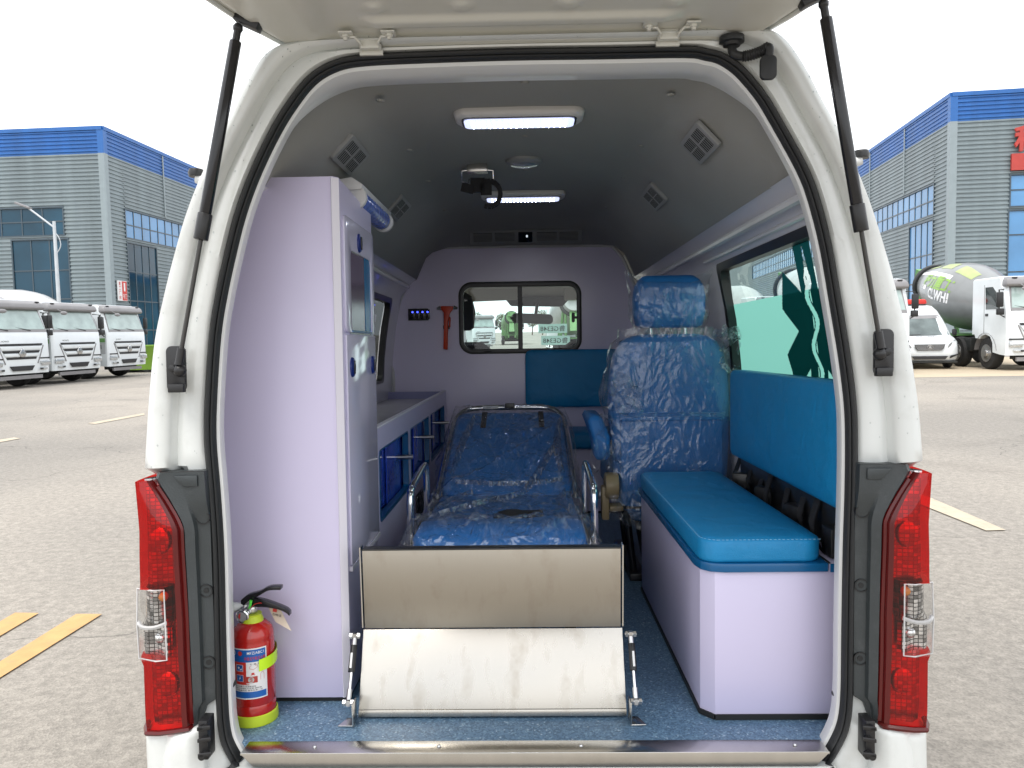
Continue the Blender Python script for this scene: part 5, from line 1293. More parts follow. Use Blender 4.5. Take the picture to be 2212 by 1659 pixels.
def LB(u, v, h=0): a = R(-90) + .16 + u / RE; return V((ex_ + (RE + h) * math.cos(a), ey + (RE + h) * math.sin(a), v))
def patch(u0, u1, v0, v1, h, mat, parent, name='label_field', r=0):
    n = max(2, int(abs(u1 - u0) / .006)); b = MB()
    b.grid([[LB(lerp(u0, u1, i / n), v, h) for i in range(n + 1)] for v in (v0, lerp(v0, v1, .5), v1)]); return b.build(name, mat, parent)
lab = patch(-.070, .040, .068, .188, .0004, M['pwhite'], fe, 'paper_label')
patch(-.070, .037, .156, .185, .0007, M['pblue'], lab); patch(-.070, .037, .071, .086, .0007, M['pblue'], lab); patch(-.070, -.008, .103, .156, .0007, M['pred'], lab)
tx = MB(); text(tx, 'MFZ/ABC1', .038, .0065, lambda u, v: LB(u + .014, v + .1775, .0011)); tx.build('lettering', M['pwhite'], lab, recalc=False)
tx = MB(); text(tx, '手提式干粉灭火器', .048, .0085, lambda u, v: LB(u + .012, v + .1645, .0011)); tx.build('lettering', M['pred'], lab, recalc=False)
tx = MB(); text(tx, '使 用 方 法', .03, .004, lambda u, v: LB(u + .016, v + .151, .0011)); tx.build('lettering', M['pblack'], lab, recalc=False)
def disc(u, v, r, h, mat, n=16, rx=1):
    MB().sheet([LB(u + rx * r * math.cos(2 * math.pi * k / n), v + r * math.sin(2 * math.pi * k / n), h) for k in range(n)]).build('label_mark', mat, lab, recalc=False)
disc(-.042, .1765, .007, .0009, M['pwhite']); disc(-.022, .1765, .0055, .0009, M['pred'])
tx = MB(); text(tx, 'CCC', .0085, .005, lambda u, v: LB(u - .042, v + .1765, .0012)); tx.build('lettering', M['pblack'], lab, recalc=False)
for v in (.142, .118):
    patch(-.033, -.015, v - .008, v + .008, .0009, M['pwhite'], lab, 'label_mark'); patch(-.032, -.016, v - .0072, v + .0072, .0011, M['pblue'], lab, 'label_mark')
MB().sheet([LB(-.022, .124, .0013), LB(-.025, .117, .0013), LB(-.0235, .117, .0013), LB(-.027, .112, .0013), LB(-.021, .119, .0013), LB(-.0228, .119, .0013)]).build('label_mark', M['pwhite'], lab, recalc=False)
MB().sheet([LB(-.029, .143, .0013), LB(-.026, .146, .0013), LB(-.023, .143, .0013), LB(-.026, .139, .0013)]).sheet([LB(-.022, .140, .0013), LB(-.018, .142, .0013), LB(-.018, .138, .0013), LB(-.024, .137, .0013)]).build('label_mark', M['pwhite'], lab, recalc=False)
ou = MB()
for a, b in (((.0, .146), (.017, .148)), ((.0, .146), (.0, .141)), ((.017, .148), (.017, .143)), ((.0, .141), (.008, .138)), ((.017, .143), (.008, .138)), ((.024, .112), (.024, .126)), ((.032, .112), (.032, .126)), ((.024, .126), (.028, .131)), ((.032, .126), (.028, .131)), ((.002, .126), (.012, .126)), ((.004, .124), (.004, .131)), ((.010, .124), (.010, .131))):
    d = V((b[0] - a[0], b[1] - a[1], 0)); n_ = V((-d.y, d.x, 0)).normalized() * .0003
    ou.sheet([LB(a[0] - n_.x, a[1] - n_.y, .0009), LB(b[0] - n_.x, b[1] - n_.y, .0009), LB(b[0] + n_.x, b[1] + n_.y, .0009), LB(a[0] + n_.x, a[1] + n_.y, .0009)])
disc(.007, .1285, .0028, .001, M['pred'], 10); ou.build('label_drawing', M['pred'], lab, recalc=False)
patch(-.014, .017, .107, .122, .0012, M['signred'], lab, 'seal_sticker'); disc(.003, .1145, .0068, .0015, M['lampglass']); 
tx = MB(); text(tx, 'S', .0062, .0085, lambda u, v: LB(u + .003, v + .1145, .0018)); tx.build('lettering', M['signred'], lab, recalc=False)
for k, row in enumerate(('说 明', '灭火剂量 使用温度范围', '压力表指针在绿区为正常 保险销', '存放在干燥通风处 每年检查一次')):
    tx = MB(); text(tx, row, (.02, .05, .075, .08)[k], .0030, lambda u, v: LB(u - .012, v + .1035 - .0046 * k, .0011)); tx.build('lettering', M['pred'] if k == 0 else M['pblack'], lab, recalc=False)
# strap
for u0, u1, dz in ((.020, .135, .0), (-.115, -.066, -.004)):
    n = 18; stp = MB(); stp.grid([[LB(lerp(u0, u1, i / n), v + dz + .012 * (lerp(u0, u1, i / n) / .1) * (1 if u0 > 0 else -.4), .0045 + .008 * sstep(.5, 1, i / n) * (u0 > 0)) for i in range(n + 1)] for v in (.130, .144, .158)])
    stp.build('strap', M['limeclr'], fe)
vh = MB(); vh.lathe([(.001, .257), (.012, .257), (.012, .270), (.009, .275), (.001, .276)], T0, 16); vh.obox((ex_ - .004, ey, .281), (.028, .016, .024)); vh.build('valve', M['bolt'], fe, bev=.002)
gA = Matrix.Translation((ex_ - .016, ey - .022, .255)) @ Matrix.Rotation(R(90 + 8), 4, 'X') @ Matrix.Rotation(R(-6), 4, 'Y')
gg = MB().lathe([(.001, -.012), (.014, -.012), (.0165, -.008), (.0165, .0), (.0145, .002), (.0140, .0005), (.001, .0005)], gA, 24).build('gauge', M['chrome'], fe)
MB().lathe([(.001, .0008), (.0095, .0008), (.0115, .001)], gA, 20).build('gauge_face', M['lampglass'], gg)
MB().add([gA @ V((.009 * math.cos(a), .009 * math.sin(a), .0016)) for a in [R(110 + 10 * k) for k in range(13)]] + [gA @ V((.004 * math.cos(R(170)), .004 * math.sin(R(170)), .0016))], [tuple(range(13)) + (13,)]).build('red_zone', M['pred'], gg, recalc=False)
nz_ = MB().tube([(ex_ - .014, ey, .276), (ex_ - .028, ey - .004, .274), (ex_ - .042, ey - .006, .272)], [.007, .009, .013], 14).build('nozzle', M['nozzle'] if 'nozzle' in M else M.setdefault('nozzle', pm('milky_nozzle', (.6, .62, .62), .4)), fe)
hu = catmull([(ex_ - .024, ey, .278), (ex_ - .006, ey, .294), (ex_ + .022, ey - .002, .306), (ex_ + .045, ey - .004, .318), (ex_ + .075, ey - .006, .320)], 5)
hl2 = catmull([(ex_ - .004, ey, .284), (ex_ + .03, ey - .003, .282), (ex_ + .066, ey - .006, .274), (ex_ + .086, ey - .008, .266), (ex_ + .094, ey - .008, .258)], 5)
for nm, pth, w0 in (('lever', hu, .017), ('carry_handle', hl2, .016)):
    b = MB(); rings = []
    for i, p in enumerate(pth):
        t = i / (len(pth) - 1); hgt = lerp(.011, .0045, sstep(0, .6, t)); wv = lerp(w0 * .5, w0 * .62, t)
        rings.append([p + V((0, y_, z_)) for y_, z_ in ((-wv, -hgt), (wv, -hgt), (wv, hgt), (-wv, hgt))])
    b.loft(rings); b.build(nm, M['blackgloss'], fe, bev=.002)
MB().cyl((ex_ - .017, ey - .014, .272), (ex_ - .017, ey - .006, .272), .0045, n=10).build('rivet', M['chrome'], fe)
MB().tube([(ex_ + .004, ey - .016, .292), (ex_ + .002, ey - .017, .280), (ex_ - .002, ey - .016, .272)], [.004, .003, .0015], 6).build('safety_seal', M['sealgreen'] if 'sealgreen' in M else M.setdefault('sealgreen', pm('green_seal_tag', (.1, .7, .06), .4)), fe)
MB().tube(catmull([(ex_ + .002, ey - .014, .272), (ex_ + .012, ey - .016, .282), (ex_ + .025, ey - .012, .284), (ex_ + .038, ey - .004, .276)], 4), .0008, 5).build('red_string', M['pred'], fe)
cg = MB(); cgp = [(ex_ + .032, ey + .012, .272), (ex_ + .062, ey + .012, .266), (ex_ + .078, ey + .010, .232), (ex_ + .094, ey - .002, .212), (ex_ + .050, ey + .016, .228)]
cg.sheet([cgp[0], cgp[1], cgp[2], cgp[4]]).sheet([cgp[4], cgp[2], cgp[3]]); ct = cg.build('inspection_card', M['paper'], fe)
text(MB(), '合格证', .022, .006, lambda u, v: V((ex_ + .056 + u, ey + .008, .248 + v - .22 * u))).build('lettering', M['pblack'], ct, recalc=False)
MB().sheet([(ex_ + .046, ey + .0085, .256), (ex_ + .056, ey + .0085, .254), (ex_ + .057, ey + .0085, .264), (ex_ + .048, ey + .0085, .266)]).build('card_mark', M['pred'], ct, recalc=False)

# ------------------------------------------------------------------ factory buildings
def building(label, C, a, fs, H, front, side, lf, ls, z_band, extra=None):
    """corner C; side face runs away along angle a; front face runs along fs (unit xy)."""
    b = thing('factory_building', label, 'building', (C[0], C[1], 0), frame=I4)
    du = V((math.sin(a), math.cos(a), 0)); dfv = V((fs[0], fs[1], 0))
    C0 = V((C[0], C[1], 0))
    def outn(d, other):
        n = V((d.y, -d.x, 0))
        return n if n.dot(other) < 0 else -n
    n_side = outn(du, dfv); n_front = outn(dfv, du)
    PIT = .235
    def clad(d, n, s0, s1, z0, z1, mat, name='cladding'):
        k = max(1, round((z1 - z0) / PIT)); p = (z1 - z0) / k; r0, r1 = [], []
        for i in range(k):
            for f_, h in ((0, 0), (.42, 0), (.55, .055), (.87, .055)):
                z = z0 + (i + f_) * p
                r0.append(C0 + d * s0 + n * h + V((0, 0, z))); r1.append(C0 + d * s1 + n * h + V((0, 0, z)))
        r0.append(C0 + d * s0 + V((0, 0, z1))); r1.append(C0 + d * s1 + V((0, 0, z1)))
        return MB().grid([r0, r1]).build(name, mat, b, smooth=0)
    def window(d, n, s0, s1, z0, z1, ns, zs, mat):
        def P(s, z, h): return C0 + d * s + n * h + V((0, 0, z))
        fr = MB()
        fr.ring([P(s, z, .07) for s, z in crect(s0 - .06, s1 + .06, z0 - .06, z1 + .06, 0)], [P(s, z, .07) for s, z in crect(s0 + .02, s1 - .02, z0 + .02, z1 - .02, 0)], n * -.18)
        w_ = fr.build('window', M['mull'], b, smooth=0)
        cols = [lerp(s0, s1, k / ns) for k in range(ns + 1)]; rws_ = [z0] + list(zs) + [z1]
        me = None
        for i in range(ns):
            for j in range(len(rws_) - 1):
                q = [P(cols[i] + .035, rws_[j] + .035, -.03), P(cols[i + 1] - .035, rws_[j] + .035, -.03), P(cols[i + 1] - .035, rws_[j + 1] - .035, -.03), P(cols[i] + .035, rws_[j + 1] - .035, -.03)]
                t_ = rnd.uniform(-.006, .006); q[2] = q[2] + n * t_; q[3] = q[3] + n * t_
                MB().prism(q, n * .03).build('pane', mat, w_, smooth=0, recalc=False)
        mu = MB()
        for s in cols[1:-1]: mu.prism([P(s - .035, z0, -.04), P(s + .035, z0, -.04), P(s + .035, z1, -.04), P(s - .035, z1, -.04)], n * .07)
        mu.build('mullion', M['mull'], w_, smooth=0)
        mu = MB()
        for z in zs: mu.prism([P(s0, z - .035, -.04), P(s1, z - .035, -.04), P(s1, z + .035, -.04), P(s0, z + .035, -.04)], n * .065)
        if zs: mu.build('transom', M['mull'], w_, smooth=0)
    HB = H - 1.55
    def face(d, n, L, wins):
        clad(d, n, .28, L, HB, H - .22, M['cladblue'], 'parapet_cladding')
        MB().prism([C0 + d * .0 + n * -.1 + V((0, 0, H - .22)), C0 + d * L + n * -.1 + V((0, 0, H - .22)), C0 + d * L + n * .10 + V((0, 0, H - .22)), C0 + d * 0 + n * .10 + V((0, 0, H - .22))], (0, 0, .22)).build('coping', M['cladblue'], b, smooth=0)
        # cladding around window openings, cut in columns
        edges = sorted(set([.28, L] + [q for w_ in wins for q in w_[:2]]))
        for s0, s1 in zip(edges, edges[1:]):
            if s1 - s0 < .01: continue
            sm = (s0 + s1) / 2; holes = sorted([(w_[2], w_[3]) for w_ in wins if w_[0] < sm < w_[1]]); z = 0
            for h0, h1 in holes + [(HB, HB)]:
                if h0 - z > .12: clad(d, n, s0, s1, z, h0, M['clad'])
                z = h1
        for w_ in wins: window(d, n, *w_)
        for s in [q for q in (6.6, 13.2, 19.8, 26.4, 33, 39.6, 46.2) if q < L]:
            MB().prism([C0 + d * s + n * .06 + V((0, 0, 9.6)), C0 + d * (s + .12) + n * .06 + V((0, 0, 9.6)), C0 + d * (s + .12) + n * .06 + V((0, 0, H - .25)), C0 + d * s + n * .06 + V((0, 0, H - .25))], n * .03).build('sheet_joint', M['flash'], b, smooth=0)
    face(dfv, n_front, lf, front); face(du, n_side, ls, side)
    cp = [C0 + dfv * .30 + n_front * .075, C0 + n_front * .075 + n_side * .075, C0 + du * .30 + n_side * .075, C0 + du * .2 + dfv * .2]
    MB().prism(cp, (0, 0, HB)).build('corner_flashing', M['flash'], b, smooth=0)
    MB().prism([p + V((0, 0, HB + .001)) for p in cp], (0, 0, 1.33)).build('corner_flashing', M['cladblue'], b, smooth=0)
    # closed core so that the building has a back and a roof
    p_ = [C0 + du * .1 + dfv * .1, C0 + dfv * lf + du * .1, C0 + dfv * lf + du * ls, C0 + du * ls + dfv * .1]
    ins = (du + dfv) * .02
    MB().prism([q + V((0, 0, 0)) for q in p_], (0, 0, H - .5)).build('core', M['mull'], b, smooth=0)
    if extra: extra(b, C0, dfv, du, n_front, n_side)
    return b
HL_ = wy(220, 272, 44)
aL = math.atan((1215 - CX) / F)
def sign_l(b, C0, dfv, du, nf, ns):
    def P(s, z, h=.10): return C0 + du * s + ns * h + V((0, 0, z))
    pl = MB().prism([P(.45, 3.85), P(1.42, 3.85), P(1.42, 5.05), P(.45, 5.05)], ns * .05).build('number_plate', M['pwhite'], b)
    MB().prism([P(.90, 3.88, .152), P(1.40, 3.88, .152), P(1.40, 5.02, .152), P(.90, 5.02, .152)], ns * .006).build('red_field', M['pred'], pl)
    u = (du if du.dot(V((1, 0, 0))) > 0 else du)
    text(MB(), '1', .16, .5, lambda x, y: P(1.15 + x, 4.68 + y, .162)).build('lettering', M['pwhite'], pl, recalc=False)
    text(MB(), '号门', .36, .3, lambda x, y: P(1.15 + x, 4.12 + y, .162)).build('lettering', M['pwhite'], pl, recalc=False)
    for k, c in enumerate('重工厂房'): text(MB(), c, .22, .22, lambda x, y: P(.67 + x, 4.88 - .28 * k + y, .156)).build('lettering', M['pred'], pl, recalc=False)
building('grey clad factory hall with blue parapet behind the three parked trucks', (HL_.x, 44), aL, (-math.cos(aL), math.sin(aL)), HL_.z,
    [(2.65, 9.05, 7.75, 9.35, 5, (8.55,), M['panedark']), (2.45, 5.9, .3, 7.5, 3, (2.2, 4.0, 5.7), M['panedark'])],
    [(1.85, 23.8, 7.75, 9.45, 23, (8.55,), M['pane']), (1.9, 5.3, .3, 7.45, 4, (2.1, 3.9, 5.7), M['panedark'])], 24, 60, None, sign_l)
HR_ = wy(2056, 200, 41)
aR = math.atan((1329 - CX) / F)
def sign_r(b, C0, dfv, du, nf, ns):
    def P(s, z, h=.10): return C0 + dfv * s + nf * h + V((0, 0, z))
    for k, ch in enumerate('程力重工'):
        text(MB(), ch, 1.35, 1.35, lambda x, y: P(3.78 + 1.9 * k + x, 11.30 + y, .25), .035).build('sign_character', M['signred'], b, recalc=False)
        text(MB(), ch, 1.35, 1.35, lambda x, y: P(3.80 + 1.9 * k + x, 11.28 + y, .12), .035).build('sign_character', M['signred'], b, recalc=False)
    MB().prism([P(3.0, 9.62), P(12.4, 9.62), P(12.4, 10.5), P(3.0, 10.5)], nf * .12).build('sign_board', M['signred'], b)
building('grey clad factory hall with blue parapet and red characters beyond the mixer truck', (HR_.x, 41), aR, (math.cos(aR), -math.sin(aR)), HR_.z,
    [(3.05, 11.0, 7.72, 9.40, 4, (8.6,), M['pane']), (3.0, 9.0, .3, 7.5, 3, (2.2, 4.2, 6.2), M['pane'])],
    [(2.05, 60.7, 7.75, 9.45, 61, (8.55,), M['pane']), (2.1, 5.7, .3, 7.45, 4, (2.1, 3.9, 5.5), M['pane'])], 22, 110, None, sign_r)

# ------------------------------------------------------------------ trucks
def wheel_at(parent, x, y, r=.52, w_=.30):
    rot = Matrix.Rotation(R(90), 4, 'Y'); T = Matrix.Translation((x, y, r)) @ rot
    t = MB().lathe([(.28, -w_ / 2), (r - .05, -w_ / 2), (r - .01, -w_ / 2 + .05), (r, -w_ / 2 + .09), (r, w_ / 2 - .09), (r - .01, w_ / 2 - .05), (r - .05, w_ / 2), (.28, w_ / 2)], T, 28).build('wheel', M['tyre'], parent)
    s = 1 if x > 0 else -1
    MB().lathe([(.001, s * .21), (.10, s * .21), (.11, s * .17), (.20, s * .155), (.25, s * .165), (.285, s * .17), (.29, s * .14), (.001, s * .14)], T, 20).build('rim', M['badge'], t)
    return t
def cab_parts(t):
    W = 1.22
    pf = [(.02, .48), (-.02, 1.0), (0, 1.80), (.03, 1.88), (.27, 2.62), (.33, 2.84), (.5, 2.93), (1.95, 2.93), (2.0, 2.85), (2.0, 1.12), (1.86, 1.12), (1.80, 1.0), (1.55, .98), (1.45, 1.08), (1.2, 1.13), (.95, 1.05), (.82, .85), (.80, .56), (.4, .50)]
    def sec(x, ins): return [V((x, y + (ins if y < .4 else -ins * .3), min(z, 2.93 - ins * .5) if z > 2 else z)) for y, z in pf]
    MB().loft([sec(-W, .09), sec(-W + .05, .03), sec(-W + .16, 0), sec(W - .16, 0), sec(W - .05, .03), sec(W, .09)]).build('cab', M['white2'], t, smooth=35)
    # windscreen, surround, visor
    def WS(x, v, h=0): return V((x, .045 + .215 * v - h, 1.93 + .66 * v))
    MB().prism([WS(-1.12, -.12, .012), WS(1.12, -.12, .012), WS(1.05, 1.04, .012), WS(-1.05, 1.04, .012)], (0, .02, 0)).build('windscreen_surround', M['visor'], t)
    MB().prism([WS(-1.08, .02, .02), WS(1.08, .02, .02), WS(1.0, .97, .02), WS(-1.0, .97, .02)], (0, .012, 0)).build('windscreen', M['tglass'], t)
    MB().loft([[V((x, y, z)) for x, y in ((-w_, a), (w_, a), (w_, a + .3), (-w_, a + .3))] for z, w_, a in ((2.60, 1.20, .13), (2.66, 1.21, .08), (2.80, 1.19, .12), (2.90, 1.12, .24))]).build('sun_visor', M['visor'], t, bev=.03)
    for x in (-.95, .95): MB().obox((x, .16, 2.86), (.14, .05, .035)).build('roof_lamp', M['black'], t)
    for x in (-.45, .45):
        MB().tube([(x, -.0, 1.90), (x - .1, .02, 1.92), (x - .55, .06, 2.0)], .014, 5).build('wiper', M['black'], t)
    sm = MB(); sm.ball((-.72, -.10, 2.52), (.17, .05, .07), 12); sm.tube([(-.80, .10, 2.66), (-.72, -.06, 2.55)], .02, 6); sm.build('front_mirror', M['visor'], t)
    # grille
    for z0, z1, w0, w1 in ((1.40, 1.47, .88, .84), (1.16, 1.24, .76, .70), (.955, 1.03, .62, .58)):
        MB().prism([(-w0, -.012, z1), (w0, -.012, z1), (w1, -.012, z0), (-w1, -.012, z0)], (0, -.016, 0)).build('grille_slot', M['mesh'], t)
    for z0, z1, w0 in ((1.255, 1.385, .86), (1.045, 1.145, .72)):
        MB().prism([(-w0, -.01, z1), (w0, -.01, z1), (w0 - .09, -.01, z0), (-w0 + .09, -.01, z0)], (0, -.045, 0)).build('grille_bar', M['white2'], t, bev=.015)
    bd = MB(); bd.prism([(0, -.03, 1.34), (-.15, -.03, 1.14), (-.08, -.03, 1.03), (.08, -.03, 1.03), (.15, -.03, 1.14)], (0, -.05, 0)); bd.build('badge', M['badge'], t, bev=.012)
    text(MB(), 'HOWO', .30, .055, lambda u, v: V((u - .62, -.0245, v + 1.55))).build('lettering', M['badge'], t, recalc=False)
    for s in (-1, 1):
        MB().prism([(s * .90, -.005, 1.42), (s * .92, -.005, 1.40), (s * .66, -.005, .80), (s * .64, -.005, .82)], (0, -.03, 0)).build('panel_gap', M['visor'], t)
        MB().box(min(s * .70, s * 1.17), max(s * .70, s * 1.17), -.025, .0, .955, 1.0).build('lamp_gap', M['mesh'], t)
        MB().prism([(s * .74, -.03, .88), (s * 1.17, -.012, .905), (s * 1.18, -.012, .74), (s * .80, -.03, .735)], (0, -.03, 0)).build('headlight', M['lampglass'], t, bev=.015)
        MB().prism([(s * .72, -.03, .655), (s * 1.05, -.02, .66), (s * 1.03, -.02, .585), (s * .76, -.03, .58)], (0, -.02, 0)).build('fog_lamp', M['lampglass'], t, bev=.01)
        MB().box(min(s * .72, s * .84), max(s * .72, s * .84), -.052, -.03, .59, .65).build('fog_grille', M['mesh'], t)
        # mirrors and doors
        mr_ = MB(); mr_.obox((s * 1.40, .12, 2.20), (.20, .10, .46)); mr_.obox((s * 1.38, .12, 1.83), (.22, .10, .20)); mr_.build('mirror', M['black'], t, bev=.03)
        MB().tube([(s * 1.18, .3, 2.52), (s * 1.40, .16, 2.50), (s * 1.40, .14, 1.75), (s * 1.22, .16, 1.66)], .02, 6).build('mirror_arm', M['black'], t)
        wq = [(s * 1.223, .42, 1.92), (s * 1.223, 1.18, 1.92), (s * 1.223, 1.22, 2.62), (s * 1.20, .62, 2.62)]
        MB().prism(wq, (s * .012, 0, 0)).build('door_window', M['dglass'], t)
        MB().box(min(s * 1.221, s * 1.226), max(s * 1.221, s * 1.226), 1.28, 1.30, 1.15, 2.7).build('door_gap', M['visor'], t)
        MB().box(min(s * 1.222, s * 1.24), max(s * 1.222, s * 1.24), 1.06, 1.20, 1.70, 1.78).build('door_handle', M['black'], t)
        MB().box(min(s * 1.0, s * 1.215), max(s * 1.0, s * 1.215), .25, .80, .55, .84).build('step_panel', M['chassis'], t)
        MB().grid([[V((s * x, 1.18 + .64 * math.cos(a), .50 + .68 * math.sin(a))) for x in (1.02, 1.24)] for a in [R(10 + 16 * k) for k in range(11)]]).build('wheel_arch', M['visor'], t)
    MB().prism([(-.50, -.022, .74), (.50, -.022, .74), (.38, -.022, .58), (-.38, -.022, .58)], (0, -.02, 0)).build('bumper_grille', M['mesh'], t)
    MB().box(-.9, .9, .05, .12, .30, .42).build('underrun_bar', M['visor'], t)
    MB().box(-.85, .85, .25, .5, .35, .75).box(-.45, .45, .5, 2.1, .6, .95).build('engine_block', M['chassis'], t)
def chassis_parts(t, L, axles, wide=True):
    MB().box(-.43, -.30, .6, L, .80, 1.05).box(.30, .43, .6, L, .80, 1.05).build('chassis_rail', M['chassis'], t)
    for y in axles:
        for x in (-1.03, 1.03): wheel_at(t, x, y)
    MB().box(-1.1, -.5, 2.3, 3.1, .55, 1.0).build('side_box', M['chassis'], t, bev=.03); MB().box(.5, 1.1, 2.3, 3.1, .55, 1.0).build('side_box', M['chassis'], t, bev=.03)
DR = Matrix.Translation((0, 2.45, 2.02)) @ Matrix.Rotation(R(-78), 4, 'X')     # drum axis rises rearwards
def drum_profile(): return [(.001, 0), (.55, .0), (.66, .08), (.80, .4), (1.14, 1.55), (1.18, 2.0), (1.17, 2.5), (1.0, 3.5), (.72, 4.6), (.60, 5.0), (.56, 5.3), (.001, 5.3)]
def drum_r(h): return table(h, [(b, a) for a, b in drum_profile()[1:-1]])
def DP(h, a, off=0): r = drum_r(h) + off; return DR @ V((r * math.cos(a), r * math.sin(a), h))
def mixer_parts(t, body, deco):
    dp = drum_profile(); fine = [(r, h) for r, h in dp]
    d = MB().lathe(fine, DR, 40).build('drum', body, t, smooth=40)
    MB().lathe([(.62, 4.72), (.78, 4.72), (.80, 4.78), (.80, 4.86), (.78, 4.92), (.6, 4.92)], DR, 32).build('drum_ring', M['chassis'], d)
    fr = MB()
    for s in (-1, 1):
        fr.tube([(s * .55, 2.5, 1.05), (s * .5, 2.45, 1.8)], .07, 6); fr.tube([(s * .7, 6.6, 1.05), (s * .55, 7.0, 2.6)], .08, 6); fr.tube([(s * .45, 7.2, 1.0), (s * .45, 7.3, 3.0)], .07, 6)
    fr.build('drum_frame', M['dullgreen'], t)
    hp_ = MB(); hp_.prism([(-.3, 7.3, 3.5), (.3, 7.3, 3.5), (.4, 7.8, 3.7), (-.4, 7.8, 3.7)], (0, .1, -.5)); hp_.build('hopper', M['dullgreen'], t); hp_ = MB(); hp_.prism([(-.25, 7.5, 2.6), (.25, 7.5, 2.6), (.3, 8.2, 1.6), (-.3, 8.2, 1.6)], (0, .1, -.1)); hp_.build('chute', M['dullgreen'], t)
    MB().tube([(.45, 7.3, 3.2), (.5, 7.6, 3.6), (.2, 7.9, 3.5)], .04, 6).build('handrail', M['dullgreen'], t)
    MB().box(-1.15, 1.15, 3.6, 6.9, 1.06, 1.12).build('mudguard_deck', M['dullgreen'], t)
    if deco:
        def patch_(h0, h1, a0, a1, mat, nm='painted_band'):
            b = MB(); n = 8; m_ = 6
            b.grid([[DP(lerp(h0, h1, i / m_), R(lerp(a0, a1, k / n)), .008) for k in range(n + 1)] for i in range(m_ + 1)]); b.build(nm, mat, d)
        # angle 180 is the truck's right side (image left), 90 points down; upper flank lies at 200 to 250
        patch_(1.0, 1.9, 232, 254, M['palegreen']); patch_(2.3, 3.2, 236, 256, M['palegreen']); patch_(3.5, 4.4, 240, 258, M['palegreen'])
        patch_(1.75, 3.0, 216, 224, M['pwhite']); patch_(3.0, 4.6, 217, 226, M['pwhite'])
        def DT(h0, a0): return lambda u, v: DP(h0 - u, R(a0) + v / 1.05, .012)
        text(MB(), '程力重工', 2.3, .50, DT(2.55, 205), .025).build('drum_lettering', M['green'], d, recalc=False)
        text(MB(), 'CLWHI', 1.45, .34, DT(2.15, 183), .035).build('drum_lettering', M['pwhite'], d, recalc=False)
        patch_(3.25, 3.55, 185, 194, M['pwhite']); patch_(3.6, 3.66, 185, 194, M['pwhite']); patch_(3.72, 3.78, 185, 194, M['pwhite'])
def door_deco(t):
    for s in (-1, 1):
        MB().box(min(s * 1.2215, s * 1.2275), max(s * 1.2215, s * 1.2275), .14, 1.9, 1.44, 1.60).build('green_stripe', M['dullgreen'], t)
        MB().box(min(s * 1.2215, s * 1.2265), max(s * 1.2215, s * 1.2265), .14, 1.27, .98, 1.43).build('grey_field', M['visorpale'], t)
        text(MB(), 'CLWHI', .95, .17, lambda u, v: V((s * 1.229, .78 + s * u, 1.26 + v))).build('door_lettering', M['pblack'], t, recalc=False)
M['visorpale'] = pm('pale_grey_panel', (.42, .44, .45), .4)
M['drumwhite'] = pm('pale_drum_paint', (.42, .42, .42), .35, coat=.3)
def truck(name, label, pos, ang, drum=None, deco=False, doors=False, group='white cab trucks parked in the yard'):
    t = thing(name, label, 'truck', (0, 0, 0), frame=I4, group=group)
    cab_parts(t); chassis_parts(t, 8.2, (1.18, 3.0, 5.6, 6.9))
    if drum: mixer_parts(t, drum, deco)
    if doors: door_deco(t)
    t.location = V((pos[0], pos[1], 0)); t.rotation_euler = (0, 0, ang)
    return t
def place(t, pos, ang, label):
    c = copy_tree(t); c.location = V((pos[0], pos[1], 0)); c.rotation_euler = (0, 0, ang); c['label'] = label; return c
# row of three on the left, side by side, noses to the right
hd = R(80)
G1, G2, G3 = wg(96, 826), wg(228, 818), wg(40, 838)
def rowpos(px, py, d): return wg(px, py)
mixrow = truck('mixer_truck', 'white-cab mixer truck, middle one of the row at left', (-15.9, 26.6), hd, M['drumwhite'], False, True)
place(mixrow, (-16.1, 23.6), hd - R(1.5), 'white-cab mixer truck at the left picture edge, nearest of the row')
place(mixrow, (-15.65, 29.8), hd + R(2), 'white-cab mixer truck beside the green skip, last of the row at left')
mr2 = truck('mixer_truck', 'white-cab mixer truck with grey and green drum right of the police van', (16.4, 21.8), R(-3), M['drum'], True, False)
tk = truck('cab_truck', 'white truck cab half hidden behind the right pillar beside the police van', (11.05, 22.0), R(-2), M['drumwhite'], False, False)
# trucks seen ahead through the partition window and the side window
place(tk, (-2.2, 62), R(40), 'white truck seen through the partition window beside the green mixer')
place(tk, (3.4, 47.0), R(180), 'white truck close ahead at the right of the partition window')
gm = truck('mixer_truck', 'green mixer truck seen from behind through the partition window', (.1, 92), R(180), M['dullgreen'], False, False)
for ch in gm.children:
    if ch.name.split('.')[0] in ('cab', 'chassis_rail', 'side_box'): ch.data.materials[0] = M['dullgreen']
for k, (x_, y_, lb_) in enumerate(((12.8, 34.5, 'mixer truck with white drum seen in the side window, nearer one'), (18.3, 60.0, 'mixer truck with white drum seen in the side window, farther one'))):
    place(tk, (x_, y_), R(8), lb_)

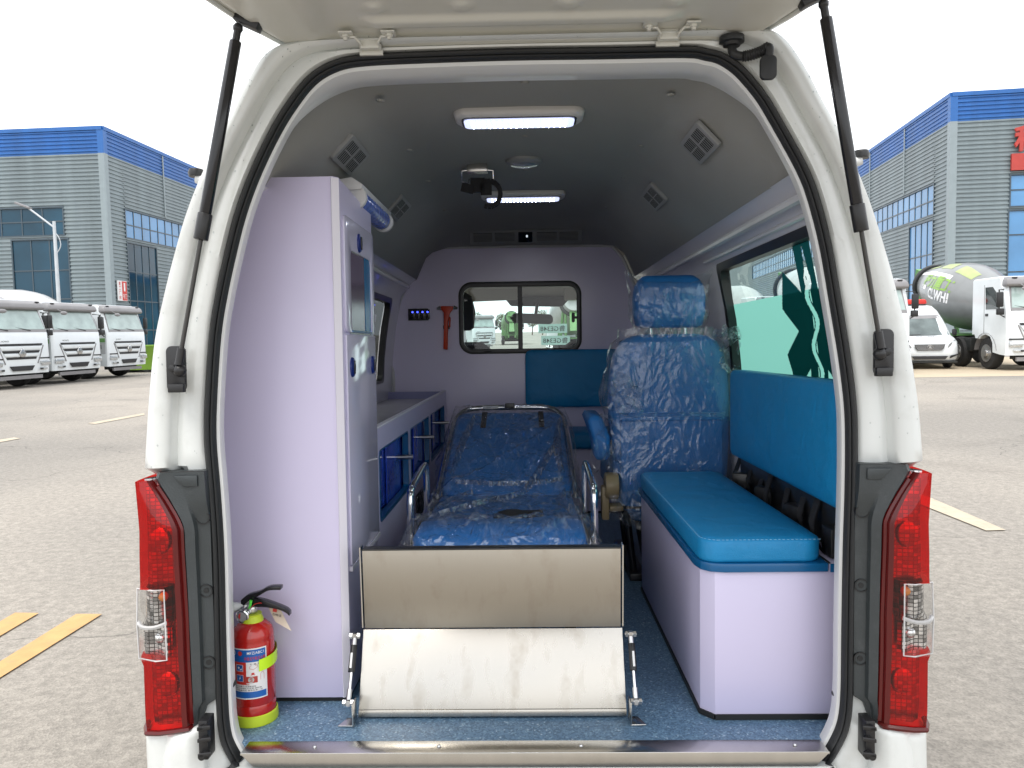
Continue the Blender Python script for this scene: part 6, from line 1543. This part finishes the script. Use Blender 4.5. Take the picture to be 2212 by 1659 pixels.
# ------------------------------------------------------------------ police van
pv = thing('police_van', 'white police van with red roof light parked beside the mixer truck', 'van', (0, 0, 0), frame=I4)
def vring(z, hw, yf, yb, r=.22): return [V((x, y, z)) for x, y in rrect(-hw, hw, yf, yb, min(r, hw * .4), 6)]
MB().loft([vring(.24, .84, .12, 4.9, .3), vring(.34, .90, .02, 5.0, .34), vring(.52, .93, -.02, 5.05, .36), vring(.70, .935, .02, 5.05, .36), vring(.90, .93, .10, 5.05, .36), vring(1.02, .915, .35, 5.05, .36), vring(1.10, .90, .72, 5.04, .3),
   vring(1.45, .82, 1.05, 5.0, .24), vring(1.68, .76, 1.30, 4.95, .22), vring(1.95, .68, 1.62, 4.9, .22), vring(2.12, .60, 1.95, 4.85, .25), vring(2.17, .45, 2.3, 4.7, .25)]).build('body', M['white2'], pv, smooth=60)
MB().grid([[V((x * w_, y + .10 * abs(x) ** 3, z)) for x in (-1, -.8, -.4, 0, .4, .8, 1)] for z, y, w_ in ((1.12, .695, .80), (1.28, .85, .755), (1.45, 1.005, .71), (1.68, 1.25, .65))]).build('windscreen', M['vglass'], pv)
MB().grid([[V((x * w_, y + .08 * abs(x) ** 3, z)) for x in (-1, -.8, -.4, 0, .4, .8, 1)] for z, y, w_ in ((1.68, 1.248, .65), (1.80, 1.385, .615))]).build('sun_band', M['visor'], pv)
gq = [(-.42, -.035, .70), (-.47, -.01, .83), (.47, -.01, .83), (.42, -.035, .70), (.36, -.04, .63), (-.36, -.04, .63)]
MB().prism(gq, (0, -.02, 0)).build('grille', M['mesh'], pv)
for k in range(5):
    z = .655 + .038 * k; w_ = .38 + .02 * k; MB().box(-w_, w_, -.07 + .006 * k, -.04 + .006 * k, z, z + .012).build('grille_bar', M['badge'], pv)
bdg = MB(); bdg.tube([(.09 * math.cos(2 * math.pi * k / 20), -.072, .735 + .062 * math.sin(2 * math.pi * k / 20)) for k in range(20)], .009, 6, closed=True)
pts = [(math.sin(R(36 * k)) * (.07 if k % 2 == 0 else .028), -.07, .735 + math.cos(R(36 * k)) * (.052 if k % 2 == 0 else .02)) for k in range(10)]
bdg.prism(pts, (0, -.01, 0)); bdg.build('badge', M['badge'], pv)
for s in (-1, 1):
    MB().prism([(s * .54, .03, .72), (s * .90, .30, .80), (s * .88, .42, .98), (s * .80, .25, .96), (s * .58, .05, .82)], (0, -.05, 0)).build('headlight', M['lampglass'], pv, bev=.01)
    MB().prism([(s * .60, -.01, .36), (s * .88, .12, .47), (s * .86, .1, .50), (s * .62, -.01, .45)], (0, -.04, 0)).build('fog_recess', M['mesh'], pv)
    MB().obox((s * 1.0, .95, 1.20), (.14, .10, .22)).build('mirror', M['black'], pv, bev=.03)
    for y in (.95, 4.0):
        T = Matrix.Translation((s * .80, y, .33)) @ Matrix.Rotation(R(90), 4, 'Y')
        w_ = MB().lathe([(.001, -.1), (.3, -.1), (.33, -.06), (.33, .06), (.3, .1), (.001, .1)], T, 24).build('wheel', M['tyre'], pv)
    MB().sheet([(s * .918, 1.2, 1.12), (s * .918, 2.4, 1.12), (s * .80, 2.4, 1.60), (s * .80, 1.55, 1.60)]).build('side_glass', M['dglass'], pv)
MB().prism([(-.55, -.03, .44), (.55, -.03, .44), (.46, -.03, .33), (-.46, -.03, .33)], (0, -.02, 0)).build('bumper_grille', M['mesh'], pv)
MB().box(-.85, .85, .0, .3, .20, .28).build('bumper_skirt', M['chassis'], pv, bev=.03)
MB().tube([(-.7, .70, 1.12), (-.1, .72, 1.14)], .014, 5).build('wiper', M['black'], pv)
lbr = MB().loft([[V((x, y, z)) for x, y in rrect(-.45 + i_, .45 - i_, 2.1 + i_, 2.4 - i_, .08, 5)] for z, i_ in ((2.20, .02), (2.24, 0), (2.34, .02), (2.37, .06))]).build('light_bar', M['pred'], pv)
MB().box(-.4, .4, 2.12, 2.38, 2.14, 2.2).build('light_bar_foot', M['chassis'], lbr)
def hood(u, v): return V((u, .26 + (.5 - v / .36) * .0 + .0, 0))
def HP(u, s): return V((u, lerp(.20, .66, s), lerp(.975, 1.096, s) + .006))
text(MB(), '警 察', .62, .36, lambda u, v: HP(u, .72 + v * .8)).build('bonnet_lettering', M['visor'], pv, recalc=False)
text(MB(), 'POLICE', .58, .22, lambda u, v: HP(u, .32 + v * .9)).build('bonnet_lettering', M['visor'], pv, recalc=False)
pv.location = (13.75, 23.6, 0); pv.rotation_euler = (0, 0, R(-14))

# ------------------------------------------------------------------ lamp post, skip, far things
def lamp_post(label, x, y, h, arm):
    lp = thing('lamp_post', label, 'lamp post', (x, y, 0), frame=I4)
    MB().tube([(x, y, 0), (x, y, h)], [.11, .07], 12).build('post', M['pole'], lp)
    MB().tube([(x, y, h - .3), (x + arm * .7, y, h + .35), (x + arm, y, h + .62)], .045, 8).build('arm', M['pole'], lp)
    MB().obox((x + arm * 1.25, y, h + .78), (.75, .28, .10), Matrix.Rotation(R(22 if arm < 0 else -22), 3, 'Y')).build('lamp_head', M['visor'], lp, bev=.02)
    MB().tube(catmull([(x, y, h - 1.6), (x + .25, y, h - 1.2), (x + .2, y, h - .8), (x, y, h - .5)], 4), .02, 6).build('brace', M['pole'], lp)
q = wy(130, 700, 36); q1 = wy(122, 478, 36)
lamp_post('pale street lamp standing between the left factory and the trucks', q.x, 36, q1.z, -1.15)
q = wy(1009, 700, 70); lamp_post('distant street lamp seen through the partition window', q.x + .5, 70, 9.0, 1.4)
sk = thing('skip_bin', 'green metal skip behind the last truck at left', 'skip', (-17.2, 34.6, 0), frame=I4)
MB().loft([[V((x, y, z)) for x, y in rrect(-18.2 - e_, -16.4 + e_, 33.8 - e_, 35.4 + e_, .04, 2)] for z, e_ in ((.12, 0), (1.15, .12), (1.2, .16), (1.25, .16))]).build('tub', M['green'], sk)
sk2 = MB()
for x in (-17.9, -16.9): sk2.box(x, x + .2, 33.7, 35.5, .0, .12)
sk2.build('skid', M['chassis'], sk)
def tree(label, x, y, h, seed):
    rr = random.Random(seed); t = thing('tree', label, 'tree', (x, y, 0), frame=I4, group='trees beyond the yard')
    tr = MB(); tr.tube([(x, y, 0), (x + .1, y, h * .4), (x, y, h * .8)], [.22, .15, .05], 8)
    for k in range(8):
        a = rr.uniform(0, 6.28); tr.tube([(x, y, h * rr.uniform(.3, .6)), (x + math.cos(a) * h * .25, y + math.sin(a) * h * .25, h * rr.uniform(.6, .95))], [.07, .02], 5)
    tr.build('trunk', M['bark'], t)
    c = MB()
    for k in range(900):
        a = rr.uniform(0, 6.28); e_ = rr.uniform(-1, 1); rad = rr.uniform(.35, 1) ** .5 * h * .30
        p_ = V((x + rad * math.cos(a) * (1 - e_ * e_) ** .5, y + rad * math.sin(a) * (1 - e_ * e_) ** .5, h * .66 + rad * e_ * 1.05))
        d1 = V((rr.uniform(-1, 1), rr.uniform(-1, 1), rr.uniform(-1, 1))) * .28; d2 = V((rr.uniform(-1, 1), rr.uniform(-1, 1), rr.uniform(-1, 1))) * .28
        c.add([p_, p_ + d1, p_ + d1 + d2, p_ + d2], [(0, 1, 2, 3)])
    c.build('crown', M['leaf'], t, smooth=0, recalc=False)
for k, (px, y_) in enumerate(((1085, 210), (1150, 260), (1172, 250), (1200, 265), (1225, 255), (1030, 270))):
    q = wy(px, 720, y_); tree(('bare-looking tree left of the mirror in the partition window', 'small hazy tree under the cab mirror', 'hazy tree beside the window divider', 'hazy tree above the paper plates', 'hazy tree at the right of the cab view', 'hazy tree left of the cab headrest')[k], q.x, y_, 6.5 + (k % 3), k)
